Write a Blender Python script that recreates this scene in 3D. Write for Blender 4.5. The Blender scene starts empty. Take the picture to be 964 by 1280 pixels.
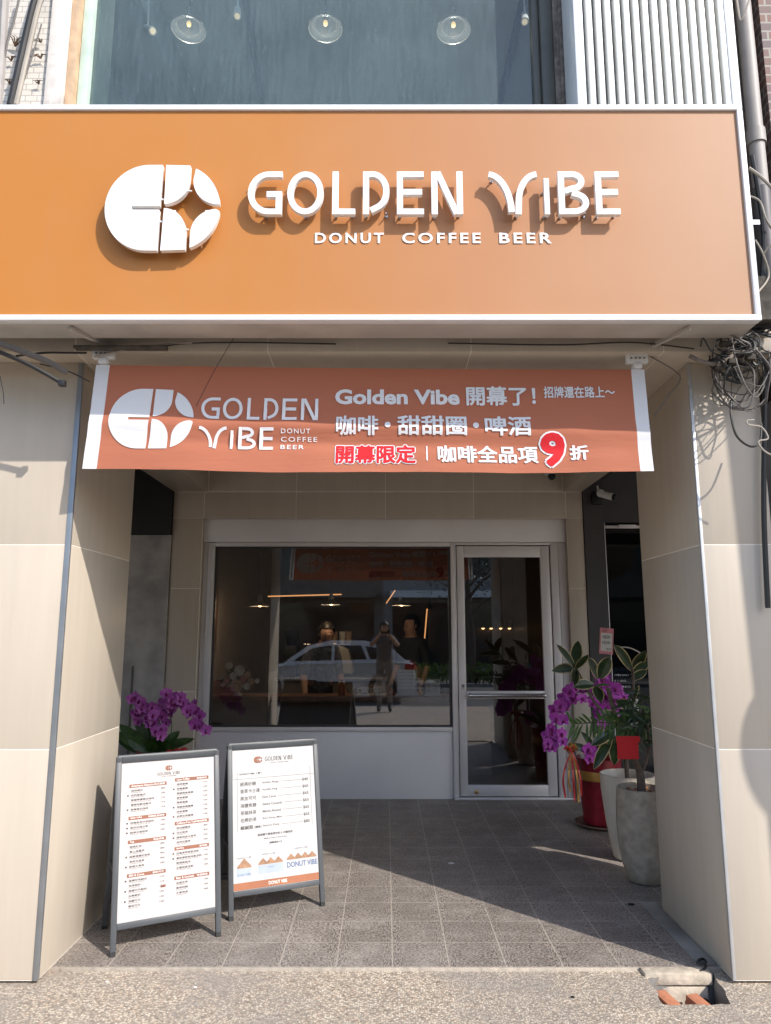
import bpy, bmesh, math, random
from mathutils import Vector, Matrix, Quaternion
R = math.radians
random.seed(7)
scene = bpy.context.scene
COL = scene.collection

# ------------------------------------------------------------------ camera, sky, sun, exposure
EYE = 1.45
cam = bpy.data.objects.new("camera", bpy.data.cameras.new("camera"))
COL.objects.link(cam)
cam.location = (0, 0, EYE)
PITCH = math.atan(150 / 888)
cam.rotation_euler = (R(90) + PITCH, 0, 0)
cam.data.sensor_fit = 'VERTICAL'
cam.data.sensor_height = 36
cam.data.lens = 36 * 888 / 1280
cam.data.clip_start = 0.02
cam.data.clip_end = 500
scene.camera = cam

SUN_EL = R(39.8)
SUN_H = Vector((0.72, -0.694, 0)).normalized()
SUN_DIR = Vector((SUN_H.x * math.cos(SUN_EL), SUN_H.y * math.cos(SUN_EL), math.sin(SUN_EL)))
world = bpy.data.worlds.new("World")
scene.world = world
world.use_nodes = True
wn = world.node_tree.nodes
sky = wn.new("ShaderNodeTexSky")
sky.sky_type = 'NISHITA'
sky.sun_disc = False
sky.sun_elevation = SUN_EL
sky.sun_rotation = math.atan2(SUN_H.x, SUN_H.y)
sky.dust_density = 1.0
wn["Background"].inputs[1].default_value = 0.15
world.node_tree.links.new(sky.outputs[0], wn["Background"].inputs[0])
sun = bpy.data.objects.new("sun", bpy.data.lights.new("sun", 'SUN'))
COL.objects.link(sun)
sun.data.energy = 2.45
sun.data.angle = R(0.5)
sun.data.color = (1.0, 0.935, 0.85)
sun.rotation_euler = SUN_DIR.to_track_quat('Z', 'Y').to_euler()
sun.location = SUN_DIR * 30
scene.view_settings.view_transform = 'Standard'
scene.view_settings.look = 'None'
scene.view_settings.exposure = 1.05
scene.view_settings.gamma = 1
scene.view_settings.use_curve_mapping = False
scene.cycles.max_bounces = 8
scene.cycles.transparent_max_bounces = 16
scene.cycles.caustics_reflective = False
scene.cycles.caustics_refractive = False

# ------------------------------------------------------------------ materials
def nmat(name):
    m = bpy.data.materials.new(name)
    m.use_nodes = True
    nt = m.node_tree
    return m, nt, nt.nodes["Principled BSDF"]

def N(nt, t, **kw):
    n = nt.nodes.new(t)
    for k, v in kw.items():
        if k.startswith("i_"):
            n.inputs[k[2:].replace("_", " ")].default_value = v
        else:
            setattr(n, k, v)
    return n

def rgb(c): return (c[0], c[1], c[2], 1)

def ramp(nt, src, stops):
    r = nt.nodes.new("ShaderNodeValToRGB")
    e = r.color_ramp.elements
    while len(e) < len(stops): e.new(0.5)
    for i, (p, c) in enumerate(stops):
        e[i].position = p
        e[i].color = rgb(c) if hasattr(c, '__len__') else (c, c, c, 1)
    nt.links.new(src, r.inputs[0])
    return r.outputs[0]

def mixc(nt, fac, a, b, mode='MIX'):
    n = nt.nodes.new("ShaderNodeMix")
    n.data_type = 'RGBA'; n.blend_type = mode
    for i, v in ((0, fac), (6, a), (7, b)):
        if hasattr(v, 'is_linked') or hasattr(v, 'links'): nt.links.new(v, n.inputs[i])
        else: n.inputs[i].default_value = v if i == 0 else rgb(v)
    return n.outputs[2]

def math_n(nt, op, a, b=None, c=None):
    n = nt.nodes.new("ShaderNodeMath"); n.operation = op
    for i, v in enumerate((a, b, c)):
        if v is None: continue
        if hasattr(v, 'links'): nt.links.new(v, n.inputs[i])
        else: n.inputs[i].default_value = v
    return n.outputs[0]

def coords(nt): return N(nt, "ShaderNodeTexCoord").outputs["Object"]

def bump(nt, b, h, strength, dist=0.005):
    n = N(nt, "ShaderNodeBump")
    n.inputs["Strength"].default_value = strength
    n.inputs["Distance"].default_value = dist
    nt.links.new(h, n.inputs["Height"])
    nt.links.new(n.outputs[0], b.inputs["Normal"])

def M(name, col, rough=0.6, var=0.12, vs=6.0, bs=0, bstr=0.2, metal=0.0, spec=0.5, stain=0.0):
    m, nt, b = nmat(name)
    co = coords(nt)
    no = N(nt, "ShaderNodeTexNoise"); no.inputs["Scale"].default_value = vs; no.inputs["Detail"].default_value = 6
    nt.links.new(co, no.inputs["Vector"])
    lo = [c * (1 - var) for c in col]; hi = [min(1, c * (1 + var)) for c in col]
    out = ramp(nt, no.outputs[0], [(0.3, lo), (0.7, hi)])
    if stain:
        n2 = N(nt, "ShaderNodeTexNoise"); n2.inputs["Scale"].default_value = vs * 0.35; n2.inputs["Detail"].default_value = 9; n2.inputs["Roughness"].default_value = 0.75
        nt.links.new(co, n2.inputs["Vector"])
        f = ramp(nt, n2.outputs[0], [(0.5, 0.0), (0.72, stain)])
        out = mixc(nt, f, out, [c * 0.35 for c in col])
    nt.links.new(out, b.inputs["Base Color"])
    rr = ramp(nt, no.outputs[0], [(0.2, max(0, rough - 0.07)), (0.8, min(1, rough + 0.07))])
    nt.links.new(rr, b.inputs["Roughness"])
    b.inputs["Metallic"].default_value = metal
    b.inputs["Specular IOR Level"].default_value = spec
    if bs:
        nb = N(nt, "ShaderNodeTexNoise"); nb.inputs["Scale"].default_value = bs; nb.inputs["Detail"].default_value = 4
        nt.links.new(co, nb.inputs["Vector"])
        bump(nt, b, nb.outputs[0], bstr)
    return m

def emit(name, col, s):
    m, nt, b = nmat(name)
    b.inputs["Base Color"].default_value = rgb(col)
    b.inputs["Emission Color"].default_value = rgb(col)
    b.inputs["Emission Strength"].default_value = s
    return m

def glass_mat(name, tint=(0.8, 0.82, 0.82), ior=1.7, gain=1.0, film=0.0, filmcol=(0.5, 0.6, 0.65)):
    m, nt, b = nmat(name)
    nt.nodes.remove(b)
    out = nt.nodes["Material Output"]
    tr = N(nt, "ShaderNodeBsdfTransparent"); tr.inputs[0].default_value = rgb(tint)
    gl = N(nt, "ShaderNodeBsdfGlossy"); gl.inputs["Roughness"].default_value = 0.0
    gl.inputs[0].default_value = (0.95, 0.97, 1, 1)
    fr = N(nt, "ShaderNodeFresnel"); fr.inputs[0].default_value = ior
    f = math_n(nt, 'MINIMUM', math_n(nt, 'MULTIPLY', fr.outputs[0], gain), 0.92)
    mx = N(nt, "ShaderNodeMixShader")
    base = tr.outputs[0]
    if film:
        di = N(nt, "ShaderNodeBsdfDiffuse")
        co = coords(nt)
        mp = N(nt, "ShaderNodeMapping"); mp.inputs["Scale"].default_value = (60, 60, 5)
        nt.links.new(co, mp.inputs[0])
        no = N(nt, "ShaderNodeTexNoise"); no.inputs["Scale"].default_value = 1.0; no.inputs["Detail"].default_value = 3
        nt.links.new(mp.outputs[0], no.inputs["Vector"])
        n2 = N(nt, "ShaderNodeTexNoise"); n2.inputs["Scale"].default_value = 1.6; n2.inputs["Detail"].default_value = 7
        nt.links.new(co, n2.inputs["Vector"])
        vo = N(nt, "ShaderNodeTexVoronoi"); vo.inputs["Scale"].default_value = 1.0; vo.inputs["Randomness"].default_value = 1
        mp2 = N(nt, "ShaderNodeMapping"); mp2.inputs["Scale"].default_value = (55, 55, 18)
        nt.links.new(co, mp2.inputs[0]); nt.links.new(mp2.outputs[0], vo.inputs["Vector"])
        drops = ramp(nt, vo.outputs["Distance"], [(0.1, 0.5), (0.2, 0.0)])
        cmb = math_n(nt, 'ADD', math_n(nt, 'MULTIPLY', no.outputs[0], 0.6), math_n(nt, 'MULTIPLY', n2.outputs[0], 0.9))
        fac = math_n(nt, 'ADD', math_n(nt, 'MULTIPLY', cmb, film), math_n(nt, 'MULTIPLY', drops, film * 0.9))
        di.inputs[0].default_value = rgb(filmcol)
        m2 = N(nt, "ShaderNodeMixShader")
        nt.links.new(fac, m2.inputs[0]); nt.links.new(base, m2.inputs[1]); nt.links.new(di.outputs[0], m2.inputs[2])
        base = m2.outputs[0]
    nt.links.new(f, mx.inputs[0]); nt.links.new(base, mx.inputs[1]); nt.links.new(gl.outputs[0], mx.inputs[2])
    nt.links.new(mx.outputs[0], out.inputs[0])
    return m

def brick_mat(name, c1, c2, mortar, bw, bh, mort=0.006, rough=0.5, stain=0.3, bmp=0.4):
    m, nt, b = nmat(name)
    co = coords(nt)
    sp = N(nt, "ShaderNodeSeparateXYZ"); nt.links.new(co, sp.inputs[0])
    cx = N(nt, "ShaderNodeCombineXYZ")
    nt.links.new(math_n(nt, 'ADD', sp.outputs[0], sp.outputs[1]), cx.inputs[0]); nt.links.new(sp.outputs[2], cx.inputs[1])
    br = N(nt, "ShaderNodeTexBrick")
    br.inputs["Color1"].default_value = rgb(c1); br.inputs["Color2"].default_value = rgb(c2); br.inputs["Mortar"].default_value = rgb(mortar)
    br.inputs["Scale"].default_value = 1; br.inputs["Brick Width"].default_value = bw; br.inputs["Row Height"].default_value = bh
    br.inputs["Mortar Size"].default_value = mort
    nt.links.new(cx.outputs[0], br.inputs["Vector"])
    n2 = N(nt, "ShaderNodeTexNoise"); n2.inputs["Scale"].default_value = 3; n2.inputs["Detail"].default_value = 10; n2.inputs["Roughness"].default_value = 0.75
    nt.links.new(co, n2.inputs["Vector"])
    f = ramp(nt, n2.outputs[0], [(0.48, 0.0), (0.75, stain)])
    nt.links.new(mixc(nt, f, br.outputs[0], (0.08, 0.065, 0.05)), b.inputs["Base Color"])
    b.inputs["Roughness"].default_value = rough
    bump(nt, b, math_n(nt, 'SUBTRACT', 1.0, br.outputs["Fac"]), bmp, 0.004)
    return m

# --- floor tile: 25 cm tiles with a worm-like relief that turns direction along the side joints
def tile_floor_mat():
    m, nt, b = nmat("porch_floor_tile")
    co = coords(nt)
    T = 0.2505
    sp = N(nt, "ShaderNodeSeparateXYZ"); nt.links.new(co, sp.inputs[0])
    fx = math_n(nt, 'FRACT', math_n(nt, 'DIVIDE', math_n(nt, 'ADD', sp.outputs[0], 10 * T - 0.032), T))
    fy = math_n(nt, 'FRACT', math_n(nt, 'DIVIDE', math_n(nt, 'ADD', sp.outputs[1], -3.408 + 10 * T), T))
    def edge(f): return math_n(nt, 'ABSOLUTE', math_n(nt, 'SUBTRACT', f, 0.5))
    ex, ey = edge(fx), edge(fy)
    gx = ramp(nt, ex, [(0.484, 0.0), (0.492, 1.0)]); gy = ramp(nt, ey, [(0.486, 0.0), (0.493, 1.0)])
    g = math_n(nt, 'MAXIMUM', gx, gy)
    def worms(sc):
        mp = N(nt, "ShaderNodeMapping"); mp.inputs["Scale"].default_value = sc
        nt.links.new(co, mp.inputs[0])
        no = N(nt, "ShaderNodeTexNoise"); no.inputs["Scale"].default_value = 1; no.inputs["Detail"].default_value = 1.5
        nt.links.new(mp.outputs[0], no.inputs["Vector"])
        return ramp(nt, no.outputs[0], [(0.42, 0.0), (0.56, 1.0)])
    hor = worms((78, 150, 1)); ver = worms((165, 42, 1))
    side = ramp(nt, ex, [(0.28, 0.0), (0.34, 1.0)])
    w = mixc(nt, side, hor, ver)
    big = N(nt, "ShaderNodeTexNoise"); big.inputs["Scale"].default_value = 2.2; big.inputs["Detail"].default_value = 8; big.inputs["Roughness"].default_value = 0.7
    nt.links.new(co, big.inputs["Vector"])
    wn_ = N(nt, "ShaderNodeTexWhiteNoise"); wn_.noise_dimensions = '2D'
    fl = N(nt, "ShaderNodeCombineXYZ")
    nt.links.new(math_n(nt, 'FLOOR', math_n(nt, 'DIVIDE', math_n(nt, 'ADD', sp.outputs[0], 10 * T - 0.032), T)), fl.inputs[0])
    nt.links.new(math_n(nt, 'FLOOR', math_n(nt, 'DIVIDE', math_n(nt, 'ADD', sp.outputs[1], -3.408 + 10 * T), T)), fl.inputs[1])
    nt.links.new(fl.outputs[0], wn_.inputs[0])
    c = mixc(nt, w, (0.075, 0.062, 0.054), (0.37, 0.32, 0.28))
    c = mixc(nt, ramp(nt, big.outputs[0], [(0.35, 0.0), (0.7, 0.55)]), c, (0.30, 0.27, 0.245))
    c = mixc(nt, math_n(nt, 'MULTIPLY', wn_.outputs[0], 0.38), c, (0.15, 0.13, 0.115))
    c = mixc(nt, math_n(nt, 'MULTIPLY', g, 0.85), c, (0.43, 0.375, 0.32))
    st = N(nt, "ShaderNodeTexNoise"); st.inputs["Scale"].default_value = 5; st.inputs["Detail"].default_value = 12; st.inputs["Roughness"].default_value = 0.8
    nt.links.new(co, st.inputs["Vector"])
    c = mixc(nt, ramp(nt, st.outputs[0], [(0.54, 0.0), (0.68, 0.5)]), c, (0.09, 0.08, 0.072))
    dust = math_n(nt, 'MULTIPLY', ramp(nt, st.outputs[0], [(0.36, 1.0), (0.5, 0.0)]), 0.45)
    c = mixc(nt, dust, c, (0.44, 0.40, 0.36))
    nt.links.new(c, b.inputs["Base Color"])
    b.inputs["Roughness"].default_value = 0.5
    bump(nt, b, math_n(nt, 'SUBTRACT', w, math_n(nt, 'MULTIPLY', g, 0.6)), 0.45, 0.002)
    return m

def gravel_mat(name="washed_gravel"):
    m, nt, b = nmat(name)
    co = coords(nt)
    v = N(nt, "ShaderNodeTexVoronoi"); v.inputs["Scale"].default_value = 105; nt.links.new(co, v.inputs["Vector"])
    sv = N(nt, "ShaderNodeSeparateColor"); nt.links.new(v.outputs["Color"], sv.inputs[0])
    stone = ramp(nt, sv.outputs[0], [(0.0, (0.19, 0.15, 0.11)), (0.25, (0.43, 0.35, 0.26)), (0.55, (0.60, 0.51, 0.395)), (0.8, (0.74, 0.65, 0.52)), (1.0, (0.46, 0.30, 0.20))])
    gap = ramp(nt, v.outputs["Distance"], [(0.35, 0.0), (0.62, 0.8)])
    big = N(nt, "ShaderNodeTexNoise"); big.inputs["Scale"].default_value = 1.7; big.inputs["Detail"].default_value = 8; big.inputs["Roughness"].default_value = 0.7
    nt.links.new(co, big.inputs["Vector"])
    c = mixc(nt, gap, stone, (0.25, 0.215, 0.18))
    c = mixc(nt, ramp(nt, big.outputs[0], [(0.44, 0.0), (0.66, 0.72)]), c, (0.26, 0.235, 0.215))
    nt.links.new(c, b.inputs["Base Color"]); b.inputs["Roughness"].default_value = 0.75
    bump(nt, b, math_n(nt, 'SUBTRACT', 1.0, v.outputs["Distance"]), 0.6, 0.004)
    return m

def sign_face_mat():
    m, nt, b = nmat("sign_gradient_print")
    co = coords(nt)
    sp = N(nt, "ShaderNodeSeparateXYZ"); nt.links.new(co, sp.inputs[0])
    t = N(nt, "ShaderNodeMapRange"); t.inputs["From Min"].default_value = -1.75; t.inputs["From Max"].default_value = 1.6
    nt.links.new(sp.outputs[0], t.inputs["Value"])
    c = ramp(nt, t.outputs[0], [(0.0, (0.49, 0.187, 0.034)), (0.35, (0.48, 0.193, 0.048)), (0.62, (0.45, 0.207, 0.093)), (1.0, (0.43, 0.245, 0.145))])
    no = N(nt, "ShaderNodeTexNoise"); no.inputs["Scale"].default_value = 2.5; no.inputs["Detail"].default_value = 5
    nt.links.new(co, no.inputs["Vector"])
    c = mixc(nt, ramp(nt, no.outputs[0], [(0.3, 0.0), (0.8, 0.10)]), c, (0.60, 0.36, 0.22))
    mp = N(nt, "ShaderNodeMapping"); mp.inputs["Scale"].default_value = (26, 26, 0.8); nt.links.new(co, mp.inputs[0])
    sk = N(nt, "ShaderNodeTexNoise"); sk.inputs["Scale"].default_value = 1; sk.inputs["Detail"].default_value = 7; sk.inputs["Roughness"].default_value = 0.7
    nt.links.new(mp.outputs[0], sk.inputs["Vector"])
    c = mixc(nt, ramp(nt, sk.outputs[0], [(0.56, 0.0), (0.74, 0.16)]), c, (0.36, 0.22, 0.14))
    nt.links.new(c, b.inputs["Base Color"]); b.inputs["Roughness"].default_value = 0.5; b.inputs["Specular IOR Level"].default_value = 0.25
    n2 = N(nt, "ShaderNodeTexNoise"); n2.inputs["Scale"].default_value = 3
    nt.links.new(co, n2.inputs["Vector"]); bump(nt, b, n2.outputs[0], 0.08, 0.02)
    return m

def cloth_mat(name, col, transl=0.3):
    m, nt, b = nmat(name)
    out = nt.nodes["Material Output"]
    b.inputs["Base Color"].default_value = rgb(col); b.inputs["Roughness"].default_value = 0.75
    b.inputs["Specular IOR Level"].default_value = 0.25
    tl = N(nt, "ShaderNodeBsdfTranslucent"); tl.inputs[0].default_value = rgb([min(1, c * 1.15) for c in col])
    mx = N(nt, "ShaderNodeMixShader"); mx.inputs[0].default_value = transl
    nt.links.new(b.outputs[0], mx.inputs[1]); nt.links.new(tl.outputs[0], mx.inputs[2]); nt.links.new(mx.outputs[0], out.inputs[0])
    co = coords(nt)
    no = N(nt, "ShaderNodeTexNoise"); no.inputs["Scale"].default_value = 14; no.inputs["Detail"].default_value = 5
    mp = N(nt, "ShaderNodeMapping"); mp.inputs["Scale"].default_value = (0.35, 1, 1.6)
    nt.links.new(co, mp.inputs[0]); nt.links.new(mp.outputs[0], no.inputs["Vector"])
    bump(nt, b, no.outputs[0], 0.35, 0.012)
    return m

def leafy(name, c1, c2, rough=0.4):
    m, nt, b = nmat(name)
    co = coords(nt)
    no = N(nt, "ShaderNodeTexNoise"); no.inputs["Scale"].default_value = 18; no.inputs["Detail"].default_value = 4
    nt.links.new(co, no.inputs["Vector"])
    nt.links.new(ramp(nt, no.outputs[0], [(0.35, c1), (0.65, c2)]), b.inputs["Base Color"])
    b.inputs["Roughness"].default_value = rough
    return m

def panel_mat(name, col):
    """beige porcelain cladding: very faint vertical clouding"""
    m, nt, b = nmat(name)
    co = coords(nt)
    mp = N(nt, "ShaderNodeMapping"); mp.inputs["Scale"].default_value = (9, 9, 0.9)
    nt.links.new(co, mp.inputs[0])
    no = N(nt, "ShaderNodeTexNoise"); no.inputs["Scale"].default_value = 1; no.inputs["Detail"].default_value = 6; no.inputs["Roughness"].default_value = 0.65
    nt.links.new(mp.outputs[0], no.inputs["Vector"])
    c = ramp(nt, no.outputs[0], [(0.3, [x * 0.94 for x in col]), (0.7, [x * 1.05 for x in col])])
    n2 = N(nt, "ShaderNodeTexNoise"); n2.inputs["Scale"].default_value = 2.3; n2.inputs["Detail"].default_value = 9; n2.inputs["Roughness"].default_value = 0.8
    nt.links.new(co, n2.inputs["Vector"])
    c = mixc(nt, ramp(nt, n2.outputs[0], [(0.55, 0.0), (0.8, 0.22)]), c, [x * 0.7 for x in col])
    oi = N(nt, "ShaderNodeObjectInfo")
    hv = N(nt, "ShaderNodeHueSaturation"); nt.links.new(c, hv.inputs["Color"])
    nt.links.new(math_n(nt, 'ADD', 0.965, math_n(nt, 'MULTIPLY', oi.outputs["Random"], 0.06)), hv.inputs["Value"])
    nt.links.new(hv.outputs[0], b.inputs["Base Color"])
    b.inputs["Roughness"].default_value = 0.42
    b.inputs["Specular IOR Level"].default_value = 0.4
    nb = N(nt, "ShaderNodeTexNoise"); nb.inputs["Scale"].default_value = 1.3; nt.links.new(co, nb.inputs["Vector"])
    bump(nt, b, nb.outputs[0], 0.12, 0.02)
    return m

BEIGE = (0.52, 0.455, 0.375)
m_tile = panel_mat("beige_cladding", BEIGE)
m_grout = M("white_grout", (0.88, 0.82, 0.74), 0.8)
m_trim = M("grey_metal_trim", (0.30, 0.32, 0.34), 0.4, metal=0.6)
m_floor = tile_floor_mat()
m_gravel = gravel_mat()
m_conc = M("raw_concrete", (0.27, 0.255, 0.235), 0.8, 0.35, 3.5, 60, 0.3, stain=0.6)
m_concw = M("old_grey_plaster", (0.40, 0.385, 0.37), 0.75, 0.3, 4, 40, 0.2, stain=0.5)
m_black = M("black_paint", (0.010, 0.010, 0.011), 0.5, 0.2)
m_darkwall = M("charcoal_paint", (0.05, 0.047, 0.049), 0.6, 0.12)
m_white = M("white_paint", (0.78, 0.78, 0.77), 0.4, 0.03)
m_whitemetal = M("white_coated_aluminium", (0.74, 0.745, 0.76), 0.35, 0.04, metal=0.0)
m_letter = M("white_letter_acrylic", (0.82, 0.82, 0.81), 0.35, 0.02)
m_signface = sign_face_mat()
m_soffit = M("sign_underside", (0.46, 0.43, 0.39), 0.6, 0.15, 3, stain=0.35)
m_grime_shade = M("grime_and_gap_shade", (0.07, 0.06, 0.05), 0.9, 0.5, 20, 60, 0.6)
m_alu = M("satin_aluminium", (0.74, 0.715, 0.72), 0.42, 0.06, 2, metal=0.25)
m_alu_flat = M("silver_sheet_panel", (0.80, 0.78, 0.79), 0.5, 0.06, 1.5, metal=0.15)
m_chrome = M("brushed_steel", (0.6, 0.6, 0.6), 0.2, 0.05, metal=1.0)
m_rubber = M("black_rubber", (0.015, 0.015, 0.015), 0.6)
m_glass = glass_mat("shop_glass", (0.80, 0.80, 0.80), 1.62, 3.0)
m_upglass = glass_mat("hazed_upper_glass", (0.72, 0.80, 0.82), 1.5, 0.9, film=0.20, filmcol=(0.42, 0.57, 0.61))  # pale film paints in reflected sky haze, plus rain streaks
m_clear = glass_mat("clear_lamp_glass", (0.86, 0.9, 0.92), 1.5, 2.0, film=0.22, filmcol=(0.85, 0.9, 0.93))
m_banner = cloth_mat("terracotta_banner_cloth", (0.47, 0.165, 0.097), 0.12)
m_bwhite = cloth_mat("white_banner_cloth", (0.78, 0.79, 0.83), 0.15)
m_print = cloth_mat("white_banner_ink", (0.82, 0.83, 0.86), 0.12)
m_red = cloth_mat("red_banner_ink", (0.68, 0.025, 0.035), 0.12)
m_frame = M("grey_sign_frame", (0.07, 0.077, 0.085), 0.45, 0.08)
m_poster = M("poster_paper", (0.50, 0.47, 0.46), 0.6, 0.02)
m_poster2 = M("white_poster_paper", (0.51, 0.505, 0.505), 0.6, 0.02)
m_ink = M("dark_ink", (0.075, 0.065, 0.06), 0.7)
m_inkbrown = M("brown_ink", (0.25, 0.10, 0.06), 0.6)
m_inkwhite = M("white_ink", (0.8, 0.78, 0.76), 0.6)
m_inkorange = M("terracotta_ink", (0.36, 0.135, 0.065), 0.6)
m_inkblue = M("navy_ink", (0.10, 0.16, 0.30), 0.6)
m_inkpale = M("pale_blue_ink", (0.40, 0.46, 0.54), 0.6)
m_dough = M("tan_ink", (0.34, 0.19, 0.11), 0.6, 0.3, 60)
m_leaf = leafy("orchid_leaf_green", (0.02, 0.05, 0.012), (0.05, 0.11, 0.025), 0.35)
m_dleaf = leafy("dark_leaf_green", (0.010, 0.026, 0.008), (0.03, 0.06, 0.018), 0.35)
m_fern = leafy("fern_green", (0.035, 0.08, 0.015), (0.08, 0.15, 0.03), 0.45)
m_cream = leafy("cream_leaf_margin", (0.42, 0.32, 0.14), (0.66, 0.52, 0.28), 0.4)
m_bark = M("grey_brown_bark", (0.12, 0.09, 0.07), 0.85, 0.4, 30, 60, 0.6)
m_soil = M("potting_bark_chips", (0.10, 0.055, 0.03), 0.9, 0.6, 60, 90, 0.8)
m_petal = leafy("magenta_petal", (0.36, 0.018, 0.36), (0.55, 0.07, 0.52), 0.5)
m_petal2 = leafy("pink_edged_petal", (0.34, 0.03, 0.32), (0.58, 0.17, 0.56), 0.5)
m_pedge = leafy("pale_petal_margin", (0.42, 0.06, 0.42), (0.66, 0.22, 0.64), 0.5)
m_lip = M("dark_purple_lip", (0.20, 0.005, 0.12), 0.5)
m_redpot = M("crimson_foil_wrap", (0.22, 0.008, 0.02), 0.32, 0.35, 14, 18, 0.6)
m_gold = M("gold_ribbon", (0.42, 0.22, 0.05), 0.35, 0.2, metal=0.3)
m_redrib = M("red_ribbon", (0.50, 0.02, 0.02), 0.35, 0.2)
m_redpaper = M("red_paper", (0.62, 0.02, 0.025), 0.5, 0.06)
m_whitepot = M("cream_ceramic", (0.64, 0.575, 0.49), 0.5, 0.08, 6)
m_greypot = M("cast_concrete_pot", (0.36, 0.31, 0.25), 0.75, 0.22, 22, 70, 0.35, stain=0.2)
m_clay = M("clay_saucer", (0.22, 0.13, 0.10), 0.7)
m_brickred = M("red_brick", (0.50, 0.20, 0.11), 0.8, 0.2, 20, 80, 0.4)
m_cable = M("black_cable", (0.018, 0.017, 0.017), 0.5)
m_cableg = M("grey_cable", (0.13, 0.115, 0.105), 0.55)
m_cablew = M("pale_cable", (0.34, 0.30, 0.25), 0.5)
m_whitetile = brick_mat("white_small_wall_tile", (0.76, 0.72, 0.66), (0.70, 0.66, 0.60), (0.45, 0.40, 0.34), 0.062, 0.034, 0.0022, 0.45, 0.35, 0.25)
m_darkbrick = brick_mat("grimy_shaded_brick", (0.11, 0.085, 0.065), (0.07, 0.055, 0.045), (0.05, 0.045, 0.04), 0.10, 0.045, 0.004, 0.85, 0.7)  # dark tone is grime plus painted shade of the recess
m_redbrick = brick_mat("red_facing_brick", (0.19, 0.10, 0.075), (0.13, 0.095, 0.10), (0.30, 0.27, 0.24), 0.11, 0.055, 0.006, 0.7, 0.2)
m_oldwhite = M("peeling_white_paint", (0.72, 0.66, 0.60), 0.7, 0.12, 12, 40, 0.4, stain=0.7)
m_weather = M("weathered_dark_timber", (0.20, 0.165, 0.14), 0.85, 0.5, 25, 50, 0.6, stain=0.8)
m_greenb = M("pale_green_boards", (0.50, 0.62, 0.54), 0.6, 0.12, 10, stain=0.15)
m_tan = M("tan_wood_trim", (0.55, 0.38, 0.24), 0.6, 0.2, 14)
m_winframe = M("dark_bronze_frame", (0.10, 0.095, 0.08), 0.5, 0.2)
m_upceil = M("upper_room_grey", (0.62, 0.66, 0.63), 0.8, 0.05)
m_upwall = M("upper_room_wall", (0.30, 0.36, 0.37), 0.8, 0.05)
m_rib = M("white_ribbed_metal", (0.74, 0.735, 0.70), 0.35, 0.04)
m_pipe = M("grey_drainpipe", (0.34, 0.31, 0.29), 0.55, 0.15)
m_taupe = M("cafe_taupe_wall", (0.24, 0.21, 0.19), 0.7, 0.08)
m_cafeceil = M("cafe_dark_ceiling", (0.11, 0.10, 0.095), 0.8)
m_cafefloor = M("cafe_floor", (0.10, 0.09, 0.08), 0.4, 0.15)
m_wood = M("dark_walnut", (0.16, 0.08, 0.045), 0.45, 0.3, 9)
m_brownpanel = M("dark_brown_panel", (0.06, 0.038, 0.028), 0.5, 0.15)
m_led = emit("warm_led", (1.0, 0.45, 0.16), 0.55)
m_bulb = emit("warm_bulb", (1.0, 0.66, 0.28), 0.45)
m_spot = emit("warm_spot", (1.0, 0.8, 0.5), 0.3)
m_steel = M("machine_steel", (0.45, 0.44, 0.42), 0.3, 0.08, metal=0.6)
m_cream2 = M("cream_enamel", (0.52, 0.50, 0.44), 0.35, 0.04)
m_cup = M("white_ceramic", (0.7, 0.68, 0.64), 0.35, 0.03)
m_kraft = M("kraft_paper", (0.42, 0.30, 0.19), 0.7)
m_amber = M("amber_bottle", (0.30, 0.09, 0.03), 0.2)
m_brass = M("brass", (0.5, 0.33, 0.12), 0.3, 0.1, metal=0.9)
m_paper = M("menu_paper", (0.62, 0.6, 0.55), 0.6, 0.05)
m_skin = M("skin", (0.42, 0.25, 0.17), 0.5, 0.06)
m_hair = M("black_hair", (0.012, 0.010, 0.009), 0.5)
m_tee = M("grey_patterned_shirt", (0.11, 0.11, 0.12), 0.8, 0.7, 22)
m_trous = M("grey_trousers", (0.20, 0.19, 0.18), 0.85, 0.15)
m_blackcloth = M("black_cloth", (0.02, 0.02, 0.022), 0.8)
m_shoe = M("dark_shoe", (0.03, 0.03, 0.03), 0.6)
m_carpaint = M("white_car_paint", (0.68, 0.68, 0.68), 0.15, 0.02)
m_carglass = M("dark_car_glass", (0.015, 0.017, 0.02), 0.06)
m_tail = M("red_lamp_lens", (0.4, 0.01, 0.01), 0.15)
m_tyre = M("tyre_rubber", (0.02, 0.02, 0.02), 0.8)
m_asphalt = M("asphalt", (0.11, 0.108, 0.105), 0.85, 0.25, 30, 120, 0.4)
m_street1 = M("grey_street_facade", (0.30, 0.28, 0.26), 0.8, 0.2)
m_street2 = M("brown_street_facade", (0.20, 0.16, 0.13), 0.8, 0.2)
m_hedge = leafy("hedge_green", (0.05, 0.10, 0.015), (0.16, 0.26, 0.04), 0.6)
m_redlamp = emit("red_signal", (1.0, 0.02, 0.02), 3.0)
m_vase = M("white_vase", (0.6, 0.6, 0.6), 0.3)
m_fl1 = M("peach_petal", (0.66, 0.44, 0.26), 0.6, 0.25, 30)
m_fl2 = M("ivory_petal", (0.78, 0.74, 0.64), 0.6, 0.15, 30)
m_fl3 = M("rose_petal", (0.52, 0.22, 0.22), 0.6, 0.3, 30)
m_bluegl = glass_mat("neighbour_door_glass", (0.25, 0.27, 0.3), 1.5, 1.0)

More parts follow.
